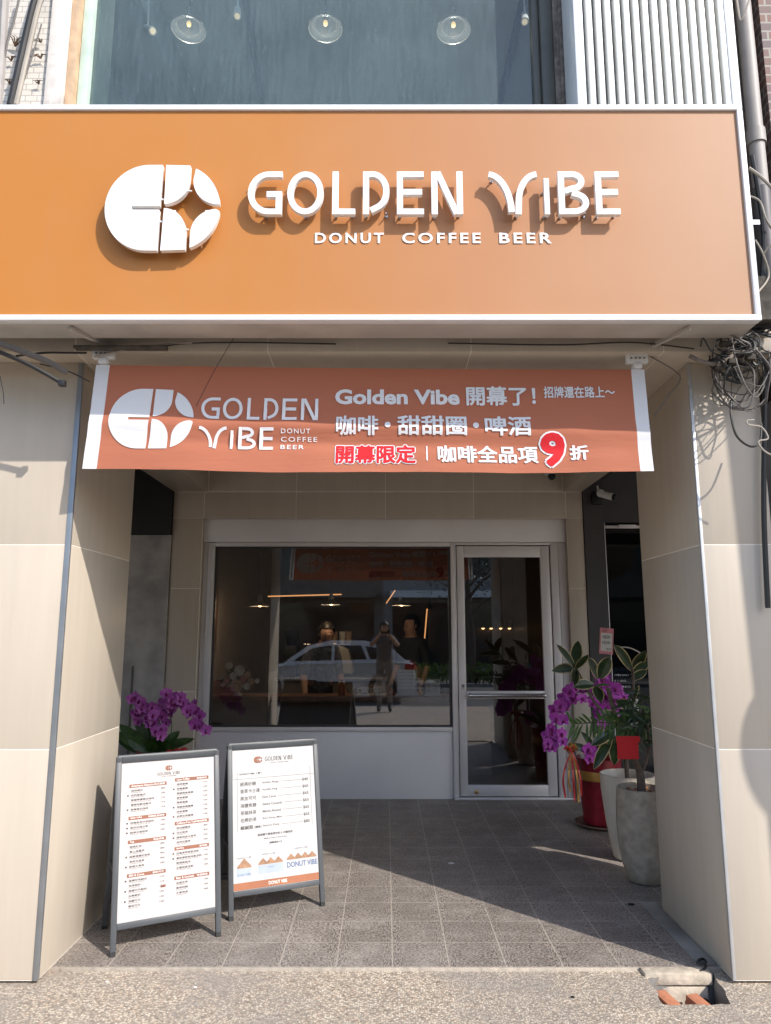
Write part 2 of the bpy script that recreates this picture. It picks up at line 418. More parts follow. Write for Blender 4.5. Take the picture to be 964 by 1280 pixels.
# ------------------------------------------------------------------ mesh builder
ROOT = {}
class MB:
    def __init__(s):
        s.v = []; s.f = []; s.m = []
    def add(s, verts, faces, m=0):
        o = len(s.v)
        s.v += [tuple(p) for p in verts]
        for f in faces:
            s.f.append(tuple(i + o for i in f)); s.m.append(m)
        return s
    def box(s, x0, x1, y0, y1, z0, z1, m=0):
        v = [(x, y, z) for z in (z0, z1) for y in (y0, y1) for x in (x0, x1)]
        return s.add(v, [(0, 2, 3, 1), (4, 5, 7, 6), (0, 1, 5, 4), (2, 6, 7, 3), (0, 4, 6, 2), (1, 3, 7, 5)], m)
    def obox(s, c, ax, ay, az, m=0):
        """box from centre and three half-extent vectors"""
        c, ax, ay, az = Vector(c), Vector(ax), Vector(ay), Vector(az)
        v = [c + ax * i + ay * j + az * k for k in (-1, 1) for j in (-1, 1) for i in (-1, 1)]
        return s.add(v, [(0, 2, 3, 1), (4, 5, 7, 6), (0, 1, 5, 4), (2, 6, 7, 3), (0, 4, 6, 2), (1, 3, 7, 5)], m)
    def bar(s, a, b, w, h, m=0, up=(0, 0, 1)):
        a, b = Vector(a), Vector(b); d = b - a
        t = d.normalized(); u = t.cross(Vector(up))
        if u.length < 1e-4: u = t.cross(Vector((0, 1, 0)))
        u.normalize(); n = u.cross(t)
        return s.obox((a + b) / 2, d / 2, u * (w / 2), n * (h / 2), m)
    def tube(s, pts, r, n=8, m=0, cap=True):
        pts = [Vector(p) for p in pts]
        rs = r if hasattr(r, '__len__') else [r] * len(pts)
        t0 = (pts[1] - pts[0]).normalized()
        a = t0.cross(Vector((0, 0, 1)))
        if a.length < 1e-3: a = t0.cross(Vector((1, 0, 0)))
        a.normalize()
        rings = []; prev = t0
        for i, p in enumerate(pts):
            t = (pts[min(i + 1, len(pts) - 1)] - pts[max(i - 1, 0)])
            t = t.normalized() if t.length > 1e-9 else prev
            a = (prev.rotation_difference(t) @ a); a = (a - t * a.dot(t)).normalized(); b = t.cross(a); prev = t
            rings.append([p + (a * math.cos(2 * math.pi * k / n) + b * math.sin(2 * math.pi * k / n)) * rs[i] for k in range(n)])
        v = [q for rr in rings for q in rr]; f = []
        for i in range(len(pts) - 1):
            for k in range(n):
                k2 = (k + 1) % n
                f.append((i * n + k, i * n + k2, (i + 1) * n + k2, (i + 1) * n + k))
        if cap:
            f.append(tuple(range(n - 1, -1, -1))); f.append(tuple((len(pts) - 1) * n + k for k in range(n)))
        return s.add(v, f, m)
    def lathe(s, prof, c, n=32, m=0, axis='Z', sy=1.0):
        v = []; f = []
        for (r, z) in prof:
            for k in range(n):
                a = 2 * math.pi * k / n
                if axis == 'Z': v.append((c[0] + r * math.cos(a), c[1] + sy * r * math.sin(a), c[2] + z))
                elif axis == 'Y': v.append((c[0] + r * math.cos(a), c[1] + z, c[2] + r * math.sin(a)))
                else: v.append((c[0] + z, c[1] + r * math.cos(a), c[2] + r * math.sin(a)))
        for i in range(len(prof) - 1):
            for k in range(n):
                k2 = (k + 1) % n
                f.append((i * n + k, i * n + k2, (i + 1) * n + k2, (i + 1) * n + k))
        if prof[0][0] > 1e-6: f.append(tuple(range(n - 1, -1, -1)))
        if prof[-1][0] > 1e-6: f.append(tuple((len(prof) - 1) * n + k for k in range(n)))
        return s.add(v, f, m)
    def ball(s, c, r, m=0, n=10, k=7):
        r = r if hasattr(r, '__len__') else (r, r, r)
        v = [(c[0], c[1], c[2] - r[2])]; f = []
        for i in range(1, k):
            t = math.pi * i / k
            for j in range(n):
                a = 2 * math.pi * j / n
                v.append((c[0] + r[0] * math.sin(t) * math.cos(a), c[1] + r[1] * math.sin(t) * math.sin(a), c[2] - r[2] * math.cos(t)))
        v.append((c[0], c[1], c[2] + r[2])); last = len(v) - 1
        for j in range(n):
            f.append((0, 1 + (j + 1) % n, 1 + j)); f.append((last, last - n + j, last - n + (j + 1) % n))
        for i in range(k - 2):
            for j in range(n):
                a = 1 + i * n + j; b2 = 1 + i * n + (j + 1) % n
                f.append((a, b2, b2 + n, a + n))
        return s.add(v, f, m)
    def prism(s, poly, fn, d0, d1, m=0):
        n = len(poly)
        v = [fn(u, w, d1) for u, w in poly] + [fn(u, w, d0) for u, w in poly]
        f = [tuple(range(n)), tuple(range(2 * n - 1, n - 1, -1))]
        f += [(i, n + i, n + (i + 1) % n, (i + 1) % n) for i in range(n)]
        return s.add(v, f, m)
    def flat(s, poly, fn, d, m=0):
        return s.add([fn(u, w, d) for u, w in poly], [tuple(range(len(poly)))], m)
    def ribbon(s, pts, w, fn, d0, d1, m=0, closed=False):
        pts = [Vector(p) for p in pts]; n = len(pts); L = []; Rr = []
        for i in range(n):
            if closed: a, b = pts[(i - 1) % n], pts[(i + 1) % n]
            else: a, b = pts[max(i - 1, 0)], pts[min(i + 1, n - 1)]
            p = pts[i]
            t1 = (p - a); t2 = (b - p)
            if t1.length < 1e-9: t1 = t2
            if t2.length < 1e-9: t2 = t1
            t1.normalize(); t2.normalize()
            n1 = Vector((-t1.y, t1.x)); n2 = Vector((-t2.y, t2.x))
            mm = (n1 + n2).normalized(); k = (w / 2) / max(0.35, mm.dot(n1))
            L.append(p + mm * k); Rr.append(p - mm * k)
        seg = n if closed else n - 1
        ring = [(q.x, q.y) for q in L + Rr]
        v = [fn(u, q, d1) for u, q in ring] + ([fn(u, q, d0) for u, q in ring] if d0 is not None else [])
        f = []; B = 2 * n
        for i in range(seg):
            j = (i + 1) % n
            f.append((i, n + i, n + j, j))
            if d0 is not None:
                f.append((B + i, B + j, B + n + j, B + n + i)); f.append((i, j, B + j, B + i)); f.append((n + i, B + n + i, B + n + j, n + j))
        if not closed and d0 is not None:
            f.append((0, B, B + n, n)); f.append((n - 1, 2 * n - 1, B + 2 * n - 1, B + n - 1))
        return s.add(v, f, m)
    def text(s, body, box, fn, d, m=0, bold=0.0, sp=1.0, fit='box', back=None, step=0.00006, fine_=0):
        """lettering laid into box (u0,u1,v0,v1); fit 'box' stretches, 'h' keeps the letter proportions"""
        vs, fs = text_mesh(body, 0.0 if CJK(body) else bold, sp)
        xs = [p[0] for p in vs]; ys = [p[1] for p in vs]
        x0, x1, y0, y1 = min(xs), max(xs), min(ys), max(ys)
        u0, u1, v0, v1 = box
        ky = (v1 - v0) / (y1 - y0); kx = (u1 - u0) / (x1 - x0)
        if fit == 'h': kx = ky
        if fit == 'w': ky = kx
        P = [(u0 + (x - x0) * kx, v0 + (y - y0) * ky) for x, y in vs]
        if fine_:
            bm = bmesh.new(); bv = [bm.verts.new((u, w, 0)) for u, w in P]
            for f in fs:
                try: bm.faces.new([bv[i] for i in f])
                except ValueError: pass
            bmesh.ops.remove_doubles(bm, verts=bm.verts, dist=1e-6)
            for _ in range(5):
                ed = [q for q in bm.edges if q.calc_length() > fine_]
                if not ed: break
                bmesh.ops.subdivide_edges(bm, edges=ed, cuts=1); bmesh.ops.triangulate(bm, faces=bm.faces)
            bm.verts.index_update(); P = [(q.co.x, q.co.y) for q in bm.verts]; fs = [tuple(q.index for q in f.verts) for f in bm.faces]; bm.free()
        offs = [(0, 0)]
        if CJK(body) and bold > 0:
            nn = 5 if bold < 0.02 else 10
            offs += [(bold * kx * math.cos(2 * math.pi * k / nn), bold * ky * math.sin(2 * math.pi * k / nn)) for k in range(nn)]
        for k, (ox, oy) in enumerate(offs):
            e = k * step
            s.add([fn(u + ox, w + oy, d + e) for u, w in P], fs, m)
            if back is not None: s.add([fn(u + ox, w + oy, back - e) for u, w in P], [f[::-1] for f in fs], m)
        return s
    def build(s, name, mats, parent=None, bevel=0, smooth=35, origin=None):
        me = bpy.data.meshes.new(name)
        inv = Matrix.Identity(4)
        if parent is not None: inv = ROOT[parent.name].inverted()
        elif origin is not None: inv = Matrix.Translation(Vector(origin)).inverted()
        me.from_pydata([inv @ Vector(p) for p in s.v], [], s.f)
        mats = mats if isinstance(mats, (list, tuple)) else [mats]
        for mt in mats: me.materials.append(mt)
        me.polygons.foreach_set("material_index", s.m)
        bm = bmesh.new(); bm.from_mesh(me)
        if bevel:
            bmesh.ops.remove_doubles(bm, verts=bm.verts, dist=1e-5)
            ed = [e for e in bm.edges if len(e.link_faces) == 2 and e.calc_face_angle(0) > R(40)]
            bmesh.ops.bevel(bm, geom=ed, offset=bevel, segments=2, affect='EDGES', profile=0.5, clamp_overlap=True)
        if not getattr(s, 'open', False): bmesh.ops.recalc_face_normals(bm, faces=bm.faces)
        bm.to_mesh(me); bm.free()
        me.validate()
        if smooth:
            me.shade_smooth()
            me.set_sharp_from_angle(angle=R(min(smooth, 25) if bevel else smooth))
        o = bpy.data.objects.new(name, me)
        COL.objects.link(o)
        if parent is not None:
            o.parent = parent; ROOT[o.name] = ROOT[parent.name]
        else:
            o.location = origin or (0, 0, 0); ROOT[o.name] = Matrix.Translation(Vector(origin or (0, 0, 0)))
        return o

_tc = {}
def CJK(b): return any(ord(c) > 0x2e80 for c in b) or b == '9'
def text_mesh(body, bold, sp):
    k = (body, bold, sp)
    if k not in _tc:
        c = bpy.data.curves.new("lettering", 'FONT')
        c.body = body; c.offset = bold; c.space_character = sp; c.resolution_u = 3
        o = bpy.data.objects.new("lettering", c); COL.objects.link(o)
        dg = bpy.context.evaluated_depsgraph_get(); dg.update()
        me = bpy.data.meshes.new_from_object(o.evaluated_get(dg))
        _tc[k] = ([(v.co.x, v.co.y) for v in me.vertices], [tuple(p.vertices) for p in me.polygons])
        bpy.data.objects.remove(o); bpy.data.curves.remove(c); bpy.data.meshes.remove(me)
    return _tc[k]

def tag(o, label, cat, group=None):
    o["label"] = label; o["category"] = cat; o["kind"] = "thing"
    if group: o["group"] = group
    return o
def thing(name, label, cat, loc=(0, 0, 0), rotz=0, group=None):
    o = bpy.data.objects.new(name, None); o.empty_display_size = 0.1
    COL.objects.link(o); o.location = loc; o.rotation_euler = (0, 0, rotz)
    ROOT[o.name] = Matrix.Translation(Vector(loc)) @ Matrix.Rotation(rotz, 4, 'Z')
    return tag(o, label, cat, group)
def struct(o): o["kind"] = "structure"; return o
def copy_tree(o, parent=None):
    c = o.copy(); COL.objects.link(c)
    if parent: c.parent = parent
    for ch in o.children: copy_tree(ch, c)
    return c
def spline(pts, n=6):
    pts = [Vector(p) for p in pts]; out = []
    for i in range(len(pts) - 1):
        p0, p1, p2, p3 = pts[max(i - 1, 0)], pts[i], pts[i + 1], pts[min(i + 2, len(pts) - 1)]
        for k in range(n):
            t = k / n
            out.append(0.5 * ((2 * p1) + (p2 - p0) * t + (2 * p0 - 5 * p1 + 4 * p2 - p3) * t * t + (3 * p1 - p0 - 3 * p2 + p3) * t ** 3))
    return out + [pts[-1]]
def at(px, py, Y):
    """point at depth Y that a measured photograph position belongs to"""
    u = (px - 482) / 888; v = (640 - py) / 888; c, s = math.cos(PITCH), math.sin(PITCH)
    t = Y / (c - v * s)
    return Vector((u * t, Y, EYE + (s + v * c) * t))

# ------------------------------------------------------------------ GROUND
PF = 3.28      # facade plane (pillar fronts)
PB = 4.06      # back of the pillars
PX = 1.467     # half the opening between the pillars
SW = 6.5       # shopfront wall
EDGE = 3.408   # front edge of the porch tiles
SOF = 2.74     # soffit height

mb = MB(); mb.open = True
hole = [(1.105, 3.115), (1.375, 3.115), (1.425, 3.375), (1.125, 3.335)]
Zg = -0.012
outer = [(-30, -1.3), (30, -1.3), (30, EDGE + 0.02), (-30, EDGE + 0.02)]
rag = []
for i in range(4):
    (xa, ya), (xb, yb) = hole[i], hole[(i + 1) % 4]
    for k in range(7):
        q = k / 7; j = 0 if k == 0 else 0.007
        rag.append((xa + (xb - xa) * q + random.uniform(-j, j), ya + (yb - ya) * q + random.uniform(-j, j)))
bm = bmesh.new()
loops = []
for pts in (outer, rag):
    vv = [bm.verts.new((x, y, Zg)) for x, y in pts]; loops += [bm.edges.new((vv[i], vv[(i + 1) % len(vv)])) for i in range(len(vv))]
bmesh.ops.triangle_fill(bm, edges=loops, use_beauty=True, use_dissolve=False, normal=(0, 0, 1))
bm.verts.index_update()
mb.add([tuple(v.co) for v in bm.verts], [tuple(v.index for v in f.verts) for f in bm.faces]); bm.free()
struct(mb.build("sidewalk", m_gravel, smooth=0))
mb = MB()   # the broken pit at the corner: side walls and bottom
d = -0.17
n_ = len(rag)
hw = [(x, y, Zg - 0.0005) for x, y in rag] + [(x + random.uniform(-.008, .008), y + random.uniform(-.008, .008), -0.05) for x, y in rag] + [(x, y, d) for x, y in rag]
mb.open = True
mb.add(hw, [(j * n_ + i, (j + 1) * n_ + i, (j + 1) * n_ + (i + 1) % n_, j * n_ + (i + 1) % n_) for j in (0, 1) for i in range(n_)] + [tuple(range(2 * n_, 3 * n_))])
struct(mb.build("drain_pit", m_conc, smooth=0))
mb = MB(); mb.box(-8, 8, EDGE, 6.62, -0.2, 0.0)
struct(mb.build("porch_floor", m_floor, smooth=0))
mb = MB(); mb.box(-200, 200, -60, -1.45, -0.3, -0.14)
struct(mb.build("road", m_asphalt, smooth=0))
mb = MB(); mb.box(-30, 30, -1.45, -1.3, -0.3, -0.008)
struct(mb.build("kerb", m_conc, bevel=0.01))
mb = MB(); mb.box(-60, 60, -9.5, -8.2, -0.3, -0.05)
struct(mb.build("median_strip", m_conc, smooth=0))
mb = MB(); mb.box(-200, 200, -200, -17.0, -0.3, -0.05); mb.box(-200, 200, 12, 200, -0.3, -0.05)
struct(mb.build("ground", m_conc, smooth=0))
# gutter strip beside the right pillar, broken slab lip at the pit, worn mortar line at the tile edge
mb = MB()
mb.box(PX - 0.085, PX - 0.004, EDGE + 0.02, PB + 0.1, -0.01, 0.006)
struct(mb.build("gutter_strip", m_conc, bevel=0.003))
mb = MB()
mb.box(1.115, 1.405, 3.34, EDGE - 0.002, -0.045, 0.003)
mb.box(1.135, 1.385, 3.345, EDGE - 0.003, -0.155, -0.052)
struct(mb.build("step_edge", M("pale_step_stone", (0.52, 0.45, 0.355), 0.8, 0.3, 18, 60, 0.6, stain=0.3), bevel=0.006))
mb = MB(); mb.box(-1.42, 1.1, EDGE - 0.014, EDGE - 0.002, -0.05, 0.001)
struct(mb.build("step_edge_mortar", M("mortar", (0.40, 0.35, 0.29), 0.9, 0.2, 30, 60, 0.5), bevel=0.002))

random.seed(21)
mb = MB()
for i in range(46):
    x = random.uniform(1.12, 1.40); y = random.uniform(3.13, 3.34); q = random.uniform(0.006, 0.018)
    mb.ball((x, y, d + q * 0.5), (q, q * random.uniform(.6, 1), q * .6), 0, 6, 4)
stuff_ = mb.build("rubble", m_conc, smooth=0); stuff_["kind"] = "stuff"; stuff_["label"] = "loose rubble in the pit"; stuff_["category"] = "rubble"
def brick(loc, rot, tilt, label):
    t = MB(); t.box(-0.028, 0.028, -0.105, 0.105, -0.05, 0.0)
    o = t.build("loose_brick", m_brickred, bevel=0.005)
    o.location = loc; o.rotation_euler = (R(tilt), 0, R(rot))
    tag(o, label, "brick", "bricks in the broken pit")
brick((1.185, 3.21, -0.055), 14, 4, "orange red brick lying in the pit, left one nearest the sunlit slab")
brick((1.318, 3.195, -0.062), 16, 4, "orange red brick lying in the pit, right one next to the black plastic")
mb = MB()
for i in range(7):
    a = Vector((1.30 + random.random() * 0.08, 3.30 + random.random() * 0.05, -0.15 + random.random() * 0.07))
    mb.ball(a, (0.018 + random.random() * 0.012, 0.016, 0.008 + random.random() * 0.012), 0, 7, 5)
tag(mb.build("plastic_scrap", m_black, origin=(1.34, 3.32, -0.15)), "crumpled black plastic stuffed into the corner of the pit", "plastic scrap")
mb = MB()
pth = spline([(1.36, 3.36, 0.0), (1.40, 3.39, 0.012), (1.385, 3.43, 0.016), (1.42, 3.46, 0.012), (1.405, 3.40, 0.02), (1.37, 3.42, 0.014)], 5)
mb.tube(pth, 0.005, 6)
tag(mb.build("dead_twig", m_cable, origin=(1.38, 3.4, 0)), "dark dried twig lying at the pillar corner above the pit", "twig")

# ------------------------------------------------------------------ PILLARS
def pillar(label, x0, x1, inner, trim_w, trim_mat):
    """clad column; inner = the x of its face on the porch side"""
    s = 1 if inner == x1 else -1        # side the inner face looks to
    t = thing("tiled_pillar", label, "pillar", (inner, PF, 0))
    g = 0.0012
    mb = MB()
    if s > 0: mb.box(x0 + g, x1 - g, PF + g, PB - g, 0.0, SOF - 0.002)
    else: mb.box(x0 + g, x1 - g, PF + g, PB - g, 0.0, SOF - 0.002)
    mb.build("grout_core", m_grout, t)
    levels = [(0.003, 0.935), (0.939, 1.849), (1.853, SOF - 0.003)]
    tw = trim_w
    for a, b in levels:
        mb = MB()
        if s > 0: mb.box(x0, x1 - tw, PF, PF + 0.015, a, b)
        else: mb.box(x0 + tw, x1, PF, PF + 0.015, a, b)
        mb.build("front_cladding", m_tile, t, bevel=0.001)
        mb = MB()
        xs = (inner - 0.015, inner) if s > 0 else (inner, inner + 0.015)
        mb.box(xs[0], xs[1], PF + 0.0155, PB, a, b)
        mb.build("side_cladding", m_tile, t, bevel=0.001)
    mb = MB()
    ax, bx = (x1 - tw + 0.001, x1 + 0.003) if s > 0 else (x0 - 0.003, x0 + tw - 0.001)
    mb.box(ax, bx, PF - 0.003, PF + 0.0115, 0.001, SOF - 0.004)
    mb.build("corner_trim", trim_mat, t, bevel=0.001)
    return t
m_trimw = M("pale_metal_trim", (0.55, 0.56, 0.57), 0.4, metal=0.4)
pillar("beige tiled pillar on the left with a grey corner trim", -3.2, -PX, -PX, 0.022, m_trim)
pillar("beige tiled pillar on the right under the cable bundle with pale trim", PX, 1.80, PX, 0.012, m_trimw)
mb = MB(); mb.box(-1.72, -1.478, PF - 0.008, PF - 0.004, -0.008, 0.016)
# narrow recess, its shade painted into grimy dark brick, and the neighbour's column beyond the right pillar
mb = MB(); mb.box(1.806, 2.085, 3.60, PB, -0.02, 7.0)
tag(mb.build("brick_recess_wall", m_darkbrick, origin=(1.87, 3.6, 0)), "grimy brick strip darkened with painted recess shade, right of the sign", "wall")
mb = MB(); mb.box(1.945, 2.15, PF, 3.595, -0.02, 2.6); mb.box(2.088, 2.15, 3.597, PB, -0.02, 2.6)
tag(mb.build("neighbour_pillar", m_concw, origin=(2.05, PF, 0)), "pale grey neighbouring pillar at the far right edge", "pillar")
mb = MB(); mb.box(2.09, 6.0, 3.45, 3.7, 2.6, 7.0)
tag(mb.build("neighbour_brick_wall", m_redbrick, origin=(3, 3.4, 2.6)), "red brick upper wall of the house next door, behind the drainpipe", "wall")
mb = MB(); mb.box(4.6, 5.3, PF, PB, -0.02, SOF)
tag(mb.build("arcade_pillar", m_concw, origin=(4.9, PF, 0)), "grey arcade pillar farther right outside the shop", "pillar")
mb = MB(); mb.box(2.35, 6.0, 2.84, 3.1, 2.80, 3.7)  # added unseen box, sets the far edge of the floor's sun patch
tag(mb.build("added_sign_box", m_concw, bevel=0.01, origin=(4, 2.95, 2.75)), "added unseen grey sign box next door, bounding the porch sun patch", "sign")

# ------------------------------------------------------------------ BEAM, SOFFIT, PORCH CEILING
LEDGE = 3.145
t = thing("facade_beam", "beige tiled beam spanning the porch above the banner", "beam", (0, LEDGE, SOF))
xs = [-6, -1.45, -0.55, 0.40, 1.30, 6]
for i in range(5):
    mb = MB(); mb.box(xs[i] + 0.002, xs[i + 1] - 0.002, LEDGE, PB + 0.02, SOF, SOF + 0.11)
    mb.build("beam_cladding", m_tile, t, bevel=0.0015)
mb = MB(); mb.box(-6, 6, LEDGE + 0.0012, PB, SOF + 0.0012, SOF + 0.108)
mb.build("beam_core", m_grout, t)
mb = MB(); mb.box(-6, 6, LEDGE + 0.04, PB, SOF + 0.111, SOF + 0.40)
mb.build("beam_upper_core", m_grime_shade, t)
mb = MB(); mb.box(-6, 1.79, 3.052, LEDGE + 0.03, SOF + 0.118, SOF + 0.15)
mb.build("gap_shade_board", m_grime_shade, t)  # dark board stands in for the grimy, shaded gap behind the sign
t = thing("porch_ceiling", "beige porch ceiling with a raised centre panel", "ceiling", (0, 5, SOF))
mb = MB(); mb.box(-1.97, -1.655, PB + 0.025, SW + 0.1, SOF, SOF + 0.2); mb.build("soffit_strip", m_tile, t, bevel=0.002)
mb = MB(); mb.box(1.655, 1.83, PB + 0.025, SW + 0.1, SOF, SOF + 0.2); mb.build("soffit_strip", m_tile, t, bevel=0.002)
mb = MB(); mb.box(-6, 6, PB, 12.0, 3.0, 3.15); mb.build("ceiling_slab", m_white, t)
mb = MB(); mb.box(1.834, 2.02, PB + 0.03, SW - 0.01, SOF + 0.1, SOF + 0.24); mb.build("dark_bulkhead", m_darkwall, t)

# ------------------------------------------------------------------ SHOPFRONT WALL
OX0, OX1, OZ = -1.69, 1.675, 2.487
t = thing("shopfront_wall", "beige tiled wall around the shop window and door", "wall", (0, SW, 0))
mb = MB(); mb.box(-1.965, 1.825, SW + 0.0012, SW + 0.02, OZ + 0.002, 2.99); mb.box(-1.965, OX0 - 0.002, SW + 0.0012, SW + 0.02, 0, OZ); mb.box(OX1 + 0.002, 1.825, SW + 0.0012, SW + 0.02, 0, OZ)
mb.build("grout_bed", m_grout, t)
def clad(x0, x1, z0, z1):
    m = MB(); m.box(x0 + 0.0024, x1 - 0.0024, SW, SW + 0.2, z0 + 0.0024, z1 - 0.0024)
    m.build("wall_cladding", m_tile, t, bevel=0.001)
for z0, z1 in ((0, 0.93), (0.93, 1.84), (1.84, OZ)):
    clad(-1.97, OX0, z0, z1); clad(OX1, 1.83, z0, z1)
for x0, x1 in ((-1.97, -1.685), (-1.685, -0.83), (-0.83, 0.0), (0.0, 0.82), (0.82, 1.675), (1.675, 1.83)):
    clad(x0, x1, OZ, SOF - 0.002)
for x0, x1 in ((-1.65, -0.83), (-0.83, 0.0), (0.0, 0.82), (0.82, 1.65)):
    clad(x0, x1, SOF, 2.999)

# aluminium shop window
FY = 6.585
t = thing("shop_window", "wide silver framed shop window with the dark cafe behind", "window", (-0.5, FY, 0))
mb = MB()
mb.box(OX0, OX1, FY - 0.03, FY + 0.06, 2.275, 2.53)
mb.build("header_panel", m_alu_flat, t, bevel=0.003)
mb = MB(); mb.box(-1.645, 0.60, FY, FY + 0.05, 0.0, 0.572); mb.build("lower_panel", m_alu_flat, t, bevel=0.002)
mb = MB()
mb.box(OX0 + 0.001, -1.648, FY - 0.012, FY + 0.06, 0, 2.273)
mb.box(-1.646, -1.585, FY - 0.02, FY + 0.055, 0.574, 2.27)
mb.box(0.602, 0.64, FY - 0.02, FY + 0.06, 0, 2.272)
mb.box(-1.583, 0.60, FY - 0.02, FY + 0.055, 0.574, 0.612)
mb.box(-1.583, 0.60, FY - 0.02, FY + 0.055, 2.235, 2.2725)
mb.build("frame", m_alu, t, bevel=0.003)
mb = MB()
for a in ((-1.584, -1.566, 0.613, 2.234), (0.578, 0.601, 0.613, 2.234)): mb.box(a[0], a[1], FY + 0.004, FY + 0.03, a[2], a[3])
mb.box(-1.565, 0.577, FY + 0.004, FY + 0.03, 0.613, 0.628); mb.box(-1.565, 0.577, FY + 0.004, FY + 0.03, 2.221, 2.234)
mb.build("gasket", M("dark_gasket", (0.05, 0.05, 0.052), 0.5), t)
mb = MB(); mb.open = True
mb.add([(-1.566, FY + 0.015, 0.627), (0.578, FY + 0.015, 0.627), (0.578, FY + 0.015, 2.222), (-1.566, FY + 0.015, 2.222)], [(0, 1, 2, 3)])
mb.build("window_pane", m_glass, t, smooth=0)

# aluminium glass door
t = thing("glass_door", "silver framed glass door with a steel push bar", "door", (1.08, FY, 0))
mb = MB()
mb.box(0.641, 0.652, FY - 0.015, FY + 0.06, 0.02, 2.272)
mb.box(1.53, 1.60, FY - 0.02, FY + 0.06, 0.0, 2.272); mb.box(1.605, OX1 - 0.001, FY - 0.012, FY + 0.06, 0.0, 2.273)
mb.box(0.653, 1.529, FY - 0.02, FY + 0.06, 2.248, 2.2725)
mb.build("door_jamb", m_alu, t, bevel=0.003)
mb = MB(); mb.box(0.605, 1.67, FY - 0.05, FY + 0.08, 0.001, 0.018); mb.build("threshold", m_alu, t, bevel=0.003)
DX0, DX1, DZ0, DZ1 = 0.66, 1.518, 0.026, 2.238
gy0, gy1 = FY - 0.012, FY + 0.032
mb = MB()
mb.box(DX0, 0.728, gy0, gy1, DZ0, DZ1); mb.box(1.436, DX1, gy0, gy1, DZ0, DZ1)
mb.box(0.729, 1.435, gy0, gy1, DZ0, 0.118); mb.box(0.729, 1.435, gy0, gy1, 2.135, DZ1); mb.box(0.729, 1.435, gy0, gy1, 0.858, 0.925)
leaf = mb.build("door_frame", m_alu, t, bevel=0.003)
for z0, z1 in ((0.118, 0.858), (0.925, 2.135)):
    mb = MB(); mb.open = True
    mb.add([(0.728, FY + 0.01, z0), (1.436, FY + 0.01, z0), (1.436, FY + 0.01, z1), (0.728, FY + 0.01, z1)], [(0, 1, 2, 3)])
    mb.build("door_pane", m_glass, t, smooth=0)
mb = MB()
mb.tube([(0.735, FY - 0.075, 0.892), (1.43, FY - 0.075, 0.892)], 0.017, 14)
for x in (0.75, 1.415):
    mb.tube([(x, gy0, 0.892), (x, FY - 0.075, 0.892)], 0.012, 10); mb.ball((x - 0.0, FY - 0.075, 0.892), 0.022, 0, 12, 8)
mb.build("push_bar", m_chrome, t)
mb = MB(); mb.lathe([(0.018, 0), (0.018, -0.008), (0.01, -0.012), (0, -0.012)], (0.80, gy0 - 0.0005, 0.062), 16, axis='Y'); mb.build("floor_lock", m_brass, t)
mb = MB(); mb.text("推", (0.684, 0.714, 0.955, 0.985), lambda u, w, d: (u, gy0 - d, w), 0.001, bold=0.02); mb.text("PUSH", (0.680, 0.720, 0.938, 0.948), lambda u, w, d: (u, gy0 - d, w), 0.001)
mb.build("push_lettering", m_ink, t, smooth=0)

# side walls of the porch, left and right
mb = MB(); mb.box(-5.5, -1.973, SW - 0.02, SW + 0.25, 0.0, 2.33)
tag(mb.build("concrete_side_wall", m_concw, origin=(-2.5, SW, 0)), "bare stained grey concrete wall left of the shop window", "wall")
mb = MB(); mb.box(-5.5, -1.973, SW - 0.045, SW + 0.25, 2.334, 2.99)
tag(mb.build("black_panel", m_black, bevel=0.004, origin=(-2.5, SW, 2.33)), "matt black panel above the concrete wall at upper left", "panel")
mb = MB(); mb.box(-2.26, -2.245, SW - 0.032, SW - 0.021, 0, 1.15)
tag(mb.build("wall_conduit", m_cableg, origin=(-2.25, SW, 0)), "thin grey conduit running up the concrete wall behind the orchid", "conduit")
mb = MB(); mb.box(-5.7, -5.5, PF, SW - 0.05, 0, 2.99)  # unseen wall added to keep the porch from getting too bright
tag(mb.build("added_end_wall", m_concw, origin=(-5.6, 5, 0)), "added unseen grey wall closing the arcade far left to dim the porch", "wall")
mb = MB()
mb.box(1.834, 2.02, SW - 0.01, SW + 0.25, 0, 2.99); mb.box(2.0205, 5.5, SW - 0.01, SW + 0.25, 2.45, 2.99); mb.box(3.1, 5.5, SW - 0.01, SW + 0.25, 0, 2.449)
tag(mb.build("charcoal_wall", m_darkwall, origin=(2, SW, 0)), "charcoal painted wall right of the shop door", "wall")
t = thing("neighbour_glass_door", "dark glass door of the next shop behind the right pillar", "door", (2.5, SW + 0.1, 0))
mb = MB(); mb.box(2.022, 2.036, SW + 0.02, SW + 0.07, 0.02, 2.448); mb.box(2.037, 3.09, SW + 0.02, SW + 0.07, 2.40, 2.425); mb.box(2.16, 2.32, SW + 0.0, SW + 0.019, 2.395, 2.43)
mb.build("frame", m_alu, t, bevel=0.002)
mb = MB(); mb.open = True; mb.add([(2.037, SW + 0.05, 0.02), (3.09, SW + 0.05, 0.02), (3.09, SW + 0.05, 2.40), (2.037, SW + 0.05, 2.40)], [(0, 1, 2, 3)])
mb.build("door_pane", m_bluegl, t, smooth=0)
mb = MB(); mb.box(2.037, 3.09, SW + 0.12, SW + 0.14, 1.55, 2.40); mb.build("upper_blind", m_darkwall, t)
mb = MB(); mb.tube(spline([(2.06, SW + 0.03, 1.31), (2.16, SW + 0.03, 1.315), (2.23, SW + 0.03, 1.30), (2.32, SW + 0.03, 1.25)], 5), 0.008, 8); mb.build("handle", m_chrome, t)
mb = MB(); mb.box(1.9, 5.0, 7.6, 7.7, 0, 3.0)
tag(mb.build("neighbour_back_wall", m_black, origin=(3, 7.6, 0)), "black inner wall seen through the neighbouring glass door", "wall")
fnW = lambda u, w, d: (u, SW + 0.0485 - d, w)
